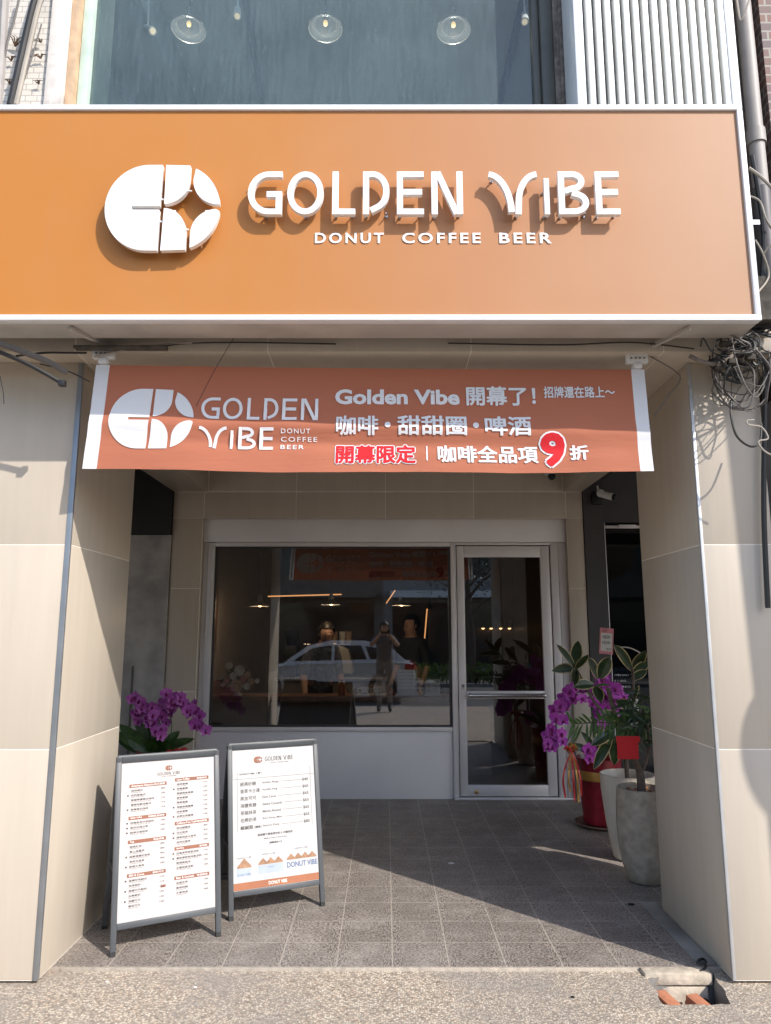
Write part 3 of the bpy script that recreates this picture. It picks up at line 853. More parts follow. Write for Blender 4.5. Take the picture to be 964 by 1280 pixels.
mb = MB(); mb.box(2.13, 2.26, SW + 0.046, SW + 0.0485, 0.62, 0.86)
t2 = mb.build("white_notice", m_paper, origin=(2.2, SW, 0.75)); tag(t2, "small white printed notice taped to the dark glass door", "notice")
mb = MB()
for k, w in enumerate((0.13, 0.10, 0.14)):
    mb.text(["OPEN DAILY", "11:00", "VIBES"][k], (2.06, 2.06 + w, 1.06 - 0.05 * k, 1.075 - 0.05 * k), fnW, 0.004)
tag(mb.build("door_lettering", m_inkwhite, smooth=0, origin=(2.1, SW, 1.0)), "small white lettering on the neighbouring dark glass", "lettering")

# paper sticker on the charcoal wall
t = thing("wall_sticker", "pink bordered paper notice stuck on the charcoal wall above the orchid", "notice", (1.96, SW - 0.012, 1.35))
def fnS(u, w, d):
    a = R(-5); cx, cz = 1.985, 1.37
    return (cx + u * math.cos(a) - w * math.sin(a), SW - 0.0115 - d, cz + u * math.sin(a) + w * math.cos(a))
mb = MB(); mb.prism([(-0.062, -0.115), (0.062, -0.115), (0.062, 0.115), (-0.062, 0.115)], fnS, 0, 0.002); mb.build("border", M("pink_paper", (0.6, 0.22, 0.24), 0.6), t)
mb = MB(); mb.prism([(-0.05, -0.09), (0.05, -0.09), (0.05, 0.07), (-0.05, 0.07)], fnS, 0.0022, 0.003); mb.build("paper", m_paper, t)
mb = MB(); mb.text("NEW", (-0.035, 0.035, 0.02, 0.05), fnS, 0.0035, bold=0.02); mb.text("NOW", (-0.035, 0.035, -0.03, 0.0), fnS, 0.0035, bold=0.02); mb.text("公告", (-0.04, 0.005, 0.078, 0.105), fnS, 0.0035); mb.text("謝謝", (0.0, 0.045, -0.08, -0.06), fnS, 0.0035)
mb.build("lettering", m_ink, t, smooth=0)

# security cameras
c = at(750, 619, SW - 0.09)
t = thing("security_camera", "white bullet camera on a black box on the charcoal wall", "camera", tuple(c))
mb = MB(); mb.box(c.x - 0.06, c.x + 0.035, SW - 0.06, SW - 0.011, c.z - 0.075, c.z + 0.03); mb.build("junction_box", m_black, t, bevel=0.004)
mb = MB(); mb.ball(c + Vector((0, -0.02, 0.015)), 0.038); mb.tube([c + Vector((-0.01, 0.0, 0.03)), c + Vector((-0.01, 0.03, 0.09))], 0.009); mb.build("ball_mount", m_white, t)
mb = MB(); a = c + Vector((0.0, -0.03, 0.005)); b = c + Vector((0.085, -0.12, -0.04)); mb.tube([a, b], [0.03, 0.034], 14); mb.build("camera_body", m_white, t)
mb = MB(); mb.tube([b, b + (b - a).normalized() * 0.03], [0.033, 0.03], 14); mb.build("lens", m_black, t)
c = at(688, 596, 6.25)
t = thing("dome_camera", "small white dome camera under the porch ceiling above the door", "camera", (c.x, c.y, c.z))
mb = MB(); mb.tube([(c.x, c.y, 2.998), (c.x, c.y, c.z + 0.02)], [0.05, 0.045], 18); mb.build("housing", m_white, t)
mb = MB(); mb.ball((c.x + 0.01, c.y - 0.015, c.z), 0.034, 0, 14, 9); mb.build("dome", m_black, t)

# ------------------------------------------------------------------ FASCIA SIGN
SF = 2.862
fnF = lambda u, w, d: (u, SF - d, w)
t = thing("fascia_sign", "long orange fascia sign box with white raised cafe lettering", "sign", (0, SF, 2.765))
sx0, sx1, sz0, sz1 = -2.7, 1.606, 2.762, 3.794
mb = MB(); mb.box(sx0 + 0.01, sx1 - 0.024, SF, SF + 0.02, sz0 + 0.026, sz1 - 0.026); mb.build("face_panel", m_signface, t, smooth=0)
mb = MB()
mb.box(sx0, sx1, SF - 0.012, SF + 0.03, sz1 - 0.025, sz1); mb.box(sx0, sx1, SF - 0.012, SF + 0.03, sz0, sz0 + 0.025)
mb.box(sx1 - 0.025, sx1 - 0.0003, SF - 0.0118, SF + 0.03, sz0 + 0.0255, sz1 - 0.0255)
mb.build("frame", m_whitemetal, t, bevel=0.002)
mb = MB(); mb.box(sx0, sx1, SF + 0.031, SF + 0.185, sz0 + 0.002, sz0 + 0.02); mb.build("underside", m_soffit, t, bevel=0.002)
mb = MB(); mb.box(sx0, sx1 - 0.001, SF + 0.031, SF + 0.19, sz1 - 0.02, sz1 - 0.003); mb.box(sx1 - 0.018, sx1 - 0.002, SF + 0.031, SF + 0.185, sz0 + 0.022, sz1 - 0.022); mb.box(sx0, sx1 - 0.02, SF + 0.17, SF + 0.186, sz0 + 0.022, sz1 - 0.022)
mb.build("casing", m_whitemetal, t)

# ---- house lettering, drawn as strokes in a unit-height cell
def arc(cx, cy, rx, ry, a0, a1, n=18):
    return [(cx + rx * math.cos(R(a0 + (a1 - a0) * i / n)), cy + ry * math.sin(R(a0 + (a1 - a0) * i / n))) for i in range(n + 1)]
def glyph(ch, w, th):
    h = th / 2
    if ch == 'G':
        rx = w * 0.52
        return [([(w, 1 - h)] + arc(rx + h, 0.5, rx, 0.5 - h, 90, 270, 22) + [(w - h, h), (w - h, 0.47), (w * 0.55, 0.47)], 0)]
    if ch == 'O': return [(arc(w / 2, 0.5, w / 2 - h, 0.5 - h, 0, 360 - 360 / 32, 31), 1)]
    if ch == 'L': return [([(h, 1), (h, h), (w, h)], 0)]
    if ch == 'D': return [([(h, 1), (h, 0)], 0), ([(th + 0.002, 1 - h), (w * 0.35, 1 - h)] + arc(w * 0.38, 0.54, w * 0.62 - h, 0.46 - h, 90, -70, 16) + [(w * 0.3, 0.09)], 0)]
    if ch == 'E': return [([(w, 1 - h), (h, 1 - h), (h, h), (w, h)], 0), ([(th + 0.002, 0.52), (w * 0.94, 0.52)], 0)]
    if ch == 'N': return [([(h, 0), (h, 1)], 0), ([(th * 1.02, 1 - th * 0.1), (w - th * 1.02, th * 0.1)], 0), ([(w - h, 0), (w - h, 1)], 0)]
    if ch == 'V': return [(arc(-0.02 * w, 0.02, w * 0.48, 0.98 - h, 88, 2, 16), 0), (arc(w * 1.02, 0.30, w * 0.40, 0.70 - h, 92, 176, 14) + [(w * 0.60, 0.0)], 0)]
    if ch == 'I': return [([(w / 2, 0), (w / 2, 1)], 0)]
    if ch == 'B':
        return [([(h, 1), (h, 0)], 0),
                ([(th + 0.002, 1 - h), (w * 0.45, 1 - h)] + arc(w * 0.48, 0.77, w * 0.40 - h, 0.23 - h, 90, -90, 10) + [(th + 0.002, 0.54 + h * 0)], 0),
                ([(w * 0.45, 0.50)] + arc(w * 0.50, 0.27, w * 0.50 - h, 0.27 - h, 80, -90, 12) + [(th + 0.002, h)], 0)]
def letter(mb, ch, box, th, fn, d0, d1, m=0, back=None):
    u0, u1, v0, v1 = box; H_ = v1 - v0; w = (u1 - u0) / H_
    for k, (pts, closed) in enumerate(glyph(ch, w, th)):
        P = [(u0 + x * H_, v0 + y * H_) for x, y in pts]
        e = 0.0004 * k
        mb.ribbon(P, th * H_, fn, d0, d1 + e, m, closed)
        if back is not None: mb.ribbon(P, th * H_, fn, None, back - e, m, closed)
LET = [('G', -0.593, -0.446, 0, 1), ('O', -0.423, -0.267, 0, 1), ('L', -0.229, -0.130, 0, 1), ('D', -0.097, 0.017, 0, 1), ('E', 0.049, 0.165, 0, 1), ('N', 0.198, 0.333, 0, 1),
       ('V', 0.447, 0.652, 0, 1), ('I', 0.675, 0.714, 0, 0.84), ('B', 0.745, 0.875, 0, 1), ('E', 0.905, 1.008, 0, 1)]
def wordmark(mb, x0, x1, z0, z1, fn, d0, d1, th=0.14, m=0, letters=LET, back=None):
    a = letters[0][1]; b = letters[-1][2]
    for ch, l0, l1, y0, y1 in letters:
        letter(mb, ch, (x0 + (l0 - a) / (b - a) * (x1 - x0), x0 + (l1 - a) / (b - a) * (x1 - x0), z0, z0 + (z1 - z0) * y1), th, fn, d0, d1, m, back)
KD = 1.0072
LZ0, LZ1 = EYE + (3.215 - EYE) * KD, EYE + (3.417 - EYE) * KD
LET = [(c_, a_ * KD, b_ * KD, q0, q1) for c_, a_, b_, q0, q1 in LET]
for ch, l0, l1, y0, y1 in LET:
    mb = MB(); letter(mb, ch, (l0, l1, LZ0, LZ0 + (LZ1 - LZ0) * y1), 0.13, fnF, 0.032, 0.054)
    lt = mb.build("raised_letter", m_letter, t, bevel=0.0)
    mb = MB()
    for px_, pz in ((l0 + 0.014, LZ0 + 0.014), (l1 - 0.014, LZ0 + 0.02), (l0 + 0.014, LZ1 - 0.03)):
        if ch == 'V': px_ = (l0 + l1) / 2 + 0.02 if pz < 3.3 else l0 + 0.02; pz = pz if pz < 3.3 else LZ1 - 0.015
        if ch == 'I': pz = min(pz, LZ0 + 0.13)
        if ch in 'GO' and pz < LZ0 + 0.05: px_ = (l0 + l1) / 2
        mb.tube([(px_, SF, pz), (px_, SF - 0.0315, pz)], 0.0035, 6); mb.tube([(px_, SF, pz), (px_, SF - 0.006, pz)], 0.007, 8)
    mb.build("standoff_pin", m_chrome, lt)
# round logo in five pieces
def logo_pieces():
    P = []
    A = arc(0.5, 0.5, 0.5, 0.5, 90, 270, 30)
    P.append([(0.65, 1.0)] + A + [(0.635, 0.0), (0.638, 0.472), (0.31, 0.472), (0.31, 0.516), (0.64, 0.516)])
    P.append([(0.69, 1.0), (0.69, 0.54)] + arc(0.69, 0.82, 0.285, 0.28, -88, 0, 12) + [(0.975, 0.992)])
    P.append(arc(1.32, 0.82, 0.30, 0.285, 180, 268, 12)[0:13] + arc(0.84, 0.5, 0.5, 0.5, 4, 66, 14))
    P.append([(0.69, 0.49)] + arc(0.69, 0.20, 0.27, 0.29, 86, 0, 12) + [(0.96, 0.01), (0.675, 0.0)])
    P.append(arc(1.31, 0.19, 0.30, 0.29, 92, 180, 12) + arc(0.84, 0.5, 0.5, 0.5, -70, -5, 14))
    return P
LOGO = logo_pieces()
def fine(mb, poly, fn, d, back, m=0, step=0.02):
    bm = bmesh.new(); vs = [bm.verts.new((u, w, 0)) for u, w in poly]; bm.faces.new(vs)
    bmesh.ops.triangulate(bm, faces=bm.faces)
    for _ in range(6):
        e = [q for q in bm.edges if q.calc_length() > step]
        if not e: break
        bmesh.ops.subdivide_edges(bm, edges=e, cuts=1); bmesh.ops.triangulate(bm, faces=bm.faces)
    bm.verts.index_update(); P = [(v.co.x, v.co.y) for v in bm.verts]; F = [tuple(v.index for v in f.verts) for f in bm.faces]; bm.free()
    mb.add([fn(u, w, d) for u, w in P], F, m)
    if back is not None: mb.add([fn(u, w, back) for u, w in P], [f[::-1] for f in F], m)
def logo(mb, x0, x1, z0, z1, fn, d0, d1, m=0, back=None, sub=1):
    for p in LOGO:
        poly = [(x0 + u / 1.34 * (x1 - x0), z0 + v * (z1 - z0)) for u, v in p]
        if d0 is not None: mb.prism(poly, fn, d0, d1, m)
        else:
            fine(mb, poly, fn, d1, back, m)
lx0, lx1, lz0, lz1 = -1.213, -0.717, 3.058, 3.462
for k, p in enumerate(LOGO):
    mb = MB(); mb.prism([(lx0 + u / 1.34 * (lx1 - lx0), lz0 + v * (lz1 - lz0)) for u, v in p], fnF, 0.032, 0.055)
    lt = mb.build("raised_logo_piece", m_letter, t, bevel=0.0)
    cx = lx0 + sum(q[0] for q in p) / len(p) / 1.34 * (lx1 - lx0); cz = lz0 + sum(q[1] for q in p) / len(p) * (lz1 - lz0)
    mb = MB(); mb.tube([(cx, SF, cz), (cx, SF - 0.0315, cz)], 0.005, 6)
    if k == 0: mb.tube([(-0.80, SF, 3.10), (-0.80, SF - 0.0315, 3.115)], 0.005, 6)
    mb.build("standoff_pin", m_chrome, lt)
mb = MB()
for x, z in ((-0.975, 3.305), (-0.978, 3.20)): mb.box(x - 0.012, x + 0.012, SF - 0.045, SF - 0.038, z - 0.003, z + 0.003)
for x, z in ((-0.923, 3.25), (-0.767, 3.25), (-0.857, 3.345), (-0.862, 3.163)): mb.box(x - 0.014, x + 0.014, SF - 0.045, SF - 0.038, z - 0.002, z + 0.002)
mb.build("logo_connector", m_letter, t)
mb = MB()
for s_, a, b in (("DONUT", -0.308, -0.007), ("COFFEE", 0.073, 0.416), ("BEER", 0.497, 0.725)):
    mb.text(s_, (a, b, 3.121, 3.171), fnF, 0.004, bold=0.022, sp=1.3)
mb.build("tagline_lettering", m_letter, t, smooth=0)
for x, lab in ((-1.3, "grey steel bracket under the sign at left above the banner pole"), (1.25, "grey steel bracket under the sign at right above the banner pole")):
    mb = MB(); s_ = 1 if x > 0 else -1
    mb.bar((x + s_ * 0.07, SF + 0.05, sz0 - 0.012), (x, LEDGE - 0.004, SOF + 0.03), 0.018, 0.018)
    mb.tube([(x + s_ * 0.07, SF + 0.05, sz0 - 0.02), (x + s_ * 0.07, SF + 0.05, sz0 + 0.001)], 0.006, 8)
    tag(mb.build("sign_bracket", m_soffit, origin=(x, 3.0, sz0)), lab, "bracket", "brackets under the fascia sign")

# ------------------------------------------------------------------ BANNER
BX0, BX1, BZ0, BZ1 = -1.352, 1.225, 2.176, 2.668
def ban(u, w, d):
    a = (u - BX0) / (BX1 - BX0); v = (w - BZ0) / (BZ1 - BZ0)
    y = 3.125 + 0.06 * a
    sag = math.sin(math.pi * a)
    y += 0.022 * math.sin(math.pi * v) * sag
    c1 = 0.40 + 0.05 * math.sin(3.1 * a + 0.6)
    y -= 0.016 * math.exp(-((v - c1) / 0.075) ** 2) * (0.35 + 0.65 * sag)
    y += 0.010 * math.exp(-((v - c1 + 0.17) / 0.06) ** 2) * sag
    y -= 0.008 * math.exp(-((v - 0.62 - 0.12 * a) / 0.07) ** 2) * sag
    y += 0.0035 * math.sin(26 * a + 3 * v) * math.sin(2.2 * v + 1) + 0.0022 * math.sin(61 * a - 9 * v) * (1 - v)
    z = w - 0.010 * sag * (1 - 0.4 * v) + 0.003 * math.sin(14 * a) * (1 - v)
    k = (v - 0.5) * (0.03 if u < 0 else -0.016) * (1 if abs(a - 0.5) > 0.4 else abs(a - 0.5) / 0.4)
    return (u + k, y - d, z)
t = thing("hanging_banner", "terracotta cloth banner with white opening lettering stretched over the porch", "banner", (0, 3.15, BZ0))
def cloth(x0, x1, nx, nz):
    m = MB(); m.open = True
    for j in range(nz + 1):
        for i in range(nx + 1):
            m.v.append(ban(x0 + (x1 - x0) * i / nx, BZ0 + (BZ1 - BZ0) * j / nz, 0))
    for j in range(nz):
        for i in range(nx):
            q = j * (nx + 1) + i; m.f.append((q, q + 1, q + nx + 2, q + nx + 1)); m.m.append(0)
    return m
SLV = 0.062
cloth(BX0 + SLV, BX1 - SLV, 150, 48).build("cloth", m_banner, t, smooth=180)
cloth(BX0, BX0 + SLV, 5, 48).build("pole_sleeve", m_bwhite, t, smooth=180)
cloth(BX1 - SLV, BX1, 5, 48).build("pole_sleeve", m_bwhite, t, smooth=180)
D1, D2 = 0.0035, -0.0035
def printed(name, mat, fill):
    m = MB(); m.open = True; fill(m); m.build(name, mat, t, smooth=0)
printed("printed_logo", m_print, lambda m: logo(m, -1.262, -0.880, 2.272, 2.555, ban, None, D1, 0, D2))
printed("printed_wordmark", m_print, lambda m: (wordmark(m, -0.850, -0.312, 2.420, 2.522, ban, None, D1, 0.14, 0, LET[:6], D2), wordmark(m, -0.850, -0.512, 2.282, 2.384, ban, None, D1, 0.14, 0, LET[6:], D2)))
printed("printed_tagline", m_print, lambda m: [m.text(s_, (a, b, z, z + 0.021), ban, D1, bold=0.008, sp=1.25, back=D2, fine_=0.016) for s_, a, b, z in (("DONUT", -0.478, -0.345, 2.358), ("COFFEE", -0.478, -0.313, 2.322), ("BEER", -0.478, -0.372, 2.286))])
printed("opening_line", m_print, lambda m: (m.text("Golden Vibe", (-0.235, 0.346, 2.497, 2.570), ban, D1, bold=0.036, back=D2, fine_=0.016), m.text("開幕了！", (0.380, 0.700, 2.497, 2.584), ban, D1, bold=0.026, back=D2, fine_=0.016), m.text("招牌還在路上～", (0.742, 1.075, 2.530, 2.584), ban, D1, bold=0.020, back=D2, fine_=0.016)))
def line2(m):
    for s_, a, b in (("咖啡", -0.225, -0.035), ("甜甜圈", 0.058, 0.373), ("啤酒", 0.462, 0.672)): m.text(s_, (a, b, 2.354, 2.444), ban, D1, bold=0.024, back=D2, fine_=0.016)
    for x in (0.010, 0.418):
        c = [(x + 0.014 * math.cos(k * math.pi / 6), 2.40 + 0.014 * math.sin(k * math.pi / 6)) for k in range(12)]
        m.flat(c, ban, D1); m.flat(c[::-1], ban, D2)
printed("product_line", m_print, line2)
def line3(m):
    m.text("咖啡全品項", (0.240, 0.696, 2.224, 2.304), ban, D1, bold=0.027, back=D2, fine_=0.016)
    m.text("折", (0.846, 0.928, 2.236, 2.302), ban, D1, bold=0.034, back=D2, fine_=0.016)
    m.flat([(0.186, 2.23), (0.192, 2.23), (0.192, 2.302), (0.186, 2.302)], ban, D1)
printed("offer_line", m_print, line3)
printed("white_outline", m_print, lambda m: (m.text("開幕限定", (-0.223, 0.135, 2.219, 2.305), ban, D1 - 0.0008, bold=0.078, back=D2 + 0.0008, fine_=0.016), m.text("9", (0.722, 0.814, 2.213, 2.355), ban, D1 - 0.0008, bold=0.085, back=D2 + 0.0008, fine_=0.016)))
printed("red_lettering", m_red, lambda m: (m.text("開幕限定", (-0.223, 0.135, 2.219, 2.305), ban, D1 + 0.0012, bold=0.030, back=D2 - 0.0012, fine_=0.016), m.text("9", (0.722, 0.814, 2.213, 2.355), ban, D1 + 0.0012, bold=0.045, back=D2 - 0.0012, fine_=0.016)))
for x, lab in ((BX0 + 0.031, "left"), (BX1 - 0.031, "right")):
    mb = MB(); top = ban(x, BZ1, 0)
    mb.tube([ban(x, BZ0 + 0.01, -0.016), ban(x, BZ1, -0.016), (top[0], top[1] + 0.016, BZ1 + 0.03)], 0.013, 10)
    mb.build("pole", m_white, t)
    q = thing("banner_clamp", "white metal clamp block holding the banner pole at the %s end" % lab, "clamp", (top[0], top[1], BZ1 + 0.05), group="clamps holding the banner poles")
    mb = MB(); mb.box(top[0] - 0.05, top[0] + 0.05, top[1] - 0.01, top[1] + 0.02, BZ1 + 0.03, BZ1 + 0.075); mb.box(top[0] - 0.02, top[0] + 0.02, top[1] - 0.014, top[1] + 0.03, BZ1 + 0.005, BZ1 + 0.029)
    mb.build("block", m_whitemetal, q, bevel=0.003)
    mb = MB()
    for k in (-0.03, -0.01, 0.01, 0.03): mb.tube([(top[0] + k, top[1] - 0.014, BZ1 + 0.052), (top[0] + k, top[1] - 0.0101, BZ1 + 0.052)], 0.005, 8)
    mb.build("bolt", m_chrome, q)
mb = MB(); mb.box(-1.42, -1.0, 3.06, 3.10, SOF - 0.014, SOF - 0.002)
tag(mb.build("steel_strip", m_grime_shade, origin=(-1.2, 3.08, SOF - 0.01)), "rusty steel strip under the beam beside the left banner clamp", "strip")
# strings tying the banner to the beam
mb = MB(); mb.tube(spline([(-0.70, 3.10, SOF + 0.05), (-0.78, 3.08, 2.62), (-0.86, 3.10, 2.46)], 6), 0.0015, 5)
tag(mb.build("banner_string", m_cable, origin=(-0.7, 3.1, SOF)), "thin dark strings dangling from the beam over the banner logo", "string")

# ------------------------------------------------------------------ UPPER STOREY
UW = 3.35
mb = MB(); mb.box(-6, -1.80, UW, UW + 0.2, 2.95, 7.0)
tag(mb.build("white_tiled_wall", m_whitetile, origin=(-2.5, UW, 3)), "upper wall of small white glazed tiles at top left", "wall")
t = thing("upper_window", "large rain streaked upper window with pale sky haze painted in, above the sign", "window", (-0.35, UW, 3.8))
mb = MB(); mb.box(-1.798, -1.70, UW - 0.03, UW + 0.2, 3.0, 7.0); mb.build("plaster_jamb", m_oldwhite, t, bevel=0.004)
mb = MB(); mb.box(-1.698, -1.655, UW - 0.01, UW + 0.2, 3.0, 7.0); mb.build("wood_trim", m_tan, t, bevel=0.003)
mb = MB(); mb.box(-1.653, -1.60, UW + 0.03, UW + 0.30, 3.0, 7.0); mb.build("green_board", m_greenb, t, bevel=0.003)
mb = MB(); mb.box(0.84, 0.905, UW + 0.01, UW + 0.12, 3.0, 7.0); mb.box(0.80, 0.838, UW + 0.04, UW + 0.1, 3.0, 7.0); mb.build("frame", m_winframe, t, bevel=0.003)
mb = MB()
mb.box(0.907, 1.05, UW - 0.005, UW + 0.2, 3.0, 7.0); mb.box(0.93, 0.965, UW - 0.03, UW - 0.006, 3.0, 7.0)
mb.build("weathered_jamb", m_weather, t, bevel=0.004)
mb = MB(); mb.open = True
mb.add([(-1.60, UW + 0.07, 3.0), (0.80, UW + 0.07, 3.0), (0.80, UW + 0.07, 7.0), (-1.60, UW + 0.07, 7.0)], [(0, 1, 2, 3)])
mb.build("window_pane", m_upglass, t, smooth=0)
UC = 5.75
t = thing("upper_room", "grey upper room seen up through the hazed window", "room", (0, 6, 3.2))
mb = MB(); mb.box(-3.5, 3.0, UW + 0.32, 9.5, UC, UC + 0.1); mb.build("ceiling", m_upceil, t)
mb = MB(); mb.box(-3.6, -3.5, UW + 0.3, 9.5, 3.2, UC); mb.box(3.0, 3.1, UW + 0.3, 9.5, 3.2, UC); mb.box(-3.6, 3.1, 9.5, 9.6, 3.2, UC + 0.1); mb.box(-6, 6, 3.0, 10, 7.0, 7.1)
mb.build("walls", m_upwall, t)
mb = MB(); mb.box(-1.95, -1.55, UW + 0.35, 9.4, UC - 0.35, UC - 0.003); mb.box(1.25, 2.98, UW + 0.35, 9.4, UC - 0.30, UC - 0.003); mb.build("bulkhead", m_upwall, t, bevel=0.004)
mb = MB(); mb.box(-3.5, 3.0, UW + 0.3, 9.5, 3.16, 3.2); mb.build("floor", m_upceil, t)
for a, b, lab in (((305, -12), (330, 140), "dark ceiling track left of the middle glass pendant lamp"), ((655, -5), (622, 140), "dark ceiling track near the right edge of the upper window")):
    p = at(*a, 3.9); q = at(*b, 5.4)
    k = (UC - 0.04)
    def onceil(px, py):
        v = at(px, py, 1.0); s_ = (k - EYE) / (v.z - EYE); return Vector((v.x * s_, s_, k))
    A = onceil(*a); B = onceil(*b)
    mb = MB(); mb.bar(A, B, 0.045, 0.05); tag(mb.build("ceiling_track", M("dark_track", (0.06, 0.07, 0.08), 0.5), origin=tuple(A)), lab, "track", "ceiling tracks in the upper room")
def spotlight(px, py, tx, ty, lab):
    c = at(px, py, 4.0); t = thing("track_spotlight", lab, "spotlight", tuple(c), group="spotlights in the upper room")
    d = Vector((tx, -0.45, ty)).normalized()
    mb = MB(); mb.tube([c - d * 0.055, c + d * 0.055], [0.022, 0.026], 14); mb.build("can", m_white, t)
    mb = MB(); mb.tube([c - d * 0.03, (c.x - d.x * 0.05, c.y, UC - 0.02)], 0.007, 6); mb.build("stem", m_white, t)
    mb = MB(); mb.tube([c + d * 0.0555, c + d * 0.058], 0.018, 14); mb.build("lens", m_spot, t)
spotlight(187, 37, 0.5, -0.6, "white spotlight tilted right at the left of the upper window")
spotlight(297, 16, 0.1, -0.9, "white spotlight between the left and middle glass pendants")
spotlight(656, 23, -0.1, -0.9, "white spotlight right of the rightmost glass pendant")
def glass_pendant(px, py, lab):
    c = at(px, py, 4.0); t = thing("glass_pendant_lamp", lab, "lamp", tuple(c), group="clear glass pendant lamps upstairs")
    mb = MB(); mb.open = True
    mb.lathe([(0.026, 0.085), (0.05, 0.078), (0.068, 0.05), (0.074, 0.02), (0.082, 0.0), (0.11, -0.012)], (c.x, c.y, c.z), 28); mb.f = mb.f[:-2]; mb.m = mb.m[:-2]
    mb.build("glass_shade", m_clear, t)
    mb = MB()
    for rr, zz, tt in ((0.11, -0.012, 0.0045), (0.076, 0.012, 0.0035)): mb.tube([(c.x + rr * math.cos(R(q)), c.y + rr * math.sin(R(q)), c.z + zz) for q in range(0, 361, 12)], tt, 6)
    mb.build("glass_rim", m_steel, t)
    lp = bpy.data.objects.new("lamp_light", bpy.data.lights.new("lamp_light", 'POINT')); COL.objects.link(lp)
    lp.data.energy = 0.5; lp.data.color = (1, 0.9, 0.75); lp.data.shadow_soft_size = 0.02; lp.parent = t; lp.location = (0, 0, -0.07)
    mb = MB(); mb.tube([(c.x, c.y, c.z + 0.085), (c.x, c.y, c.z + 0.15)], [0.022, 0.012], 12); mb.build("cap", m_steel, t)
    mb = MB(); mb.tube([(c.x, c.y, c.z + 0.15), (c.x, c.y, UC - 0.002)], 0.004, 6); mb.build("cord", m_cable, t)
    mb = MB(); mb.ball((c.x, c.y, c.z + 0.03), (0.016, 0.016, 0.02)); mb.build("bulb", m_bulb, t)
glass_pendant(236, 35, "clear glass pendant lamp on the left of the upper window")
glass_pendant(407, 34, "clear glass pendant lamp in the middle of the upper window")
glass_pendant(567, 36, "clear glass pendant lamp on the right of the upper window")
# ribbed white panel
t = thing("ribbed_panel", "white ribbed metal panel in a white frame above the sign", "panel", (1.35, 3.1, 3.85))
px0, px1, pz0, PY = 0.942, 1.745, 3.83, 3.10
mb = MB(); mb.box(px0, px0 + 0.045, PY - 0.004, PY + 0.2, pz0, 6.0); mb.box(px1 - 0.045, px1, PY - 0.004, PY + 0.2, pz0, 6.0); mb.box(px0 + 0.046, px1 - 0.046, PY - 0.004, PY + 0.2, pz0, pz0 + 0.05)
mb.build("frame", m_whitemetal, t, bevel=0.003)
mb = MB(); mb.box(px0 + 0.046, px1 - 0.046, PY + 0.04, PY + 0.06, pz0 + 0.051, 6.0); mb.build("backing_sheet", M("groove_shade", (0.15, 0.17, 0.20), 0.5), t)  # shade in the grooves painted as a dark bluish sheet
mb = MB(); n = 15; w = (px1 - px0 - 0.092) / n
for i in range(n): mb.box(px0 + 0.046 + w * (i + 0.38), px0 + 0.046 + w * (i + 0.995), PY, PY + 0.041, pz0 + 0.052, 5.999)
mb.build("ribs", m_rib, t, bevel=0.003)
# drainpipe
t = thing("drainpipe", "grey vertical drainpipe beside the right end of the sign", "pipe", (1.985, 3.42, 3))
mb = MB(); mb.tube([(1.985, 3.42, 3.75), (1.985, 3.42, 7.0)], 0.04, 16); mb.build("upper_pipe", m_pipe, t)
mb = MB(); mb.tube([(1.985, 3.42, 2.2), (1.985, 3.42, 3.76)], 0.045, 16); mb.build("lower_pipe", M("shaded_pipe", (0.12, 0.11, 0.11), 0.5), t)  # darker colour paints in the shade on the lower pipe
mb = MB(); mb.tube([(1.985, 3.42, 4.02), (1.985, 3.42, 4.10)], 0.049, 16); mb.build("coupling", m_pipe, t)
mb = MB(); mb.box(1.84, 1.94, 3.36, 3.375, 3.52, 3.545); mb.box(1.82, 1.85, 3.55, 3.59, 3.49, 3.53); mb.build("bracket", m_chrome, t)

# ------------------------------------------------------------------ CABLES
def cable(pts, r, mat, label, name="hanging_cable", group=None, n=7):
    mb = MB(); P = spline(pts, n); mb.tube(P, r, 7)
    return tag(mb.build(name, mat, origin=tuple(pts[0])), label, "cable", group)
# top-left cables over the tiled wall
A = lambda x, y, Y=3.28: tuple(at(x, y, Y))
cable([A(52, -30), A(40, 10), A(26, 70), A(12, 132, 3.2)], 0.016, m_cable, "thick black cable slanting over the white tiles at top left")
cable([A(62, -30), A(48, 10), A(34, 70), A(20, 132, 3.2)], 0.013, m_cablew, "pale cable beside the thick black one over the white tiles")
cable([A(28, -20), A(18, 24), A(10, 50), A(4, 80)], 0.006, m_cableg, "thin grey wire at the top left corner of the white tiles")
cable([A(8, -30), A(5, 20), A(2, 80), A(-3, 135, 3.2)], 0.022, m_pipe, "grey conduit pipe at the extreme top left edge")
cable([A(52, 30), A(42, 65), A(32, 95), A(22, 120)], 0.004, m_cableg, "hair thin wire crossing the white tiles beside the pale cable")
def weed(px, py, s, lab):
    c = at(px, py, UW - 0.02); mb = MB(); mb.open = True
    for k in range(5):
        a = R(random.uniform(20, 160)); d = Vector((math.cos(a), -0.4, math.sin(a)))
        mb.tube([c, c + d * s * 0.6, c + d * s + Vector((0.02 * random.choice((-1, 1)), 0, -0.02))], [0.004, 0.003, 0.001], 5)
    mb.build  # noqa
    tag(mb.build("wall_weed", M("dry_weed", (0.12, 0.07, 0.04), 0.9), origin=tuple(c)), lab, "weed", "dry weeds on the tiled wall")
weed(19, 58, 0.07, "dry brown weed tuft on the white tiles, largest and highest")
weed(14, 76, 0.035, "dry brown weed left of the black cable below the largest tuft")
weed(13, 106, 0.04, "lowest dry weed left of the thick black cable")
weed(51, 53, 0.03, "dry weed right of the pale cable, the uppermost there")
weed(51, 73, 0.035, "dry weed right of the pale cable, second from top")
weed(49, 105, 0.03, "dry weed right of the pale cable near the sign top")
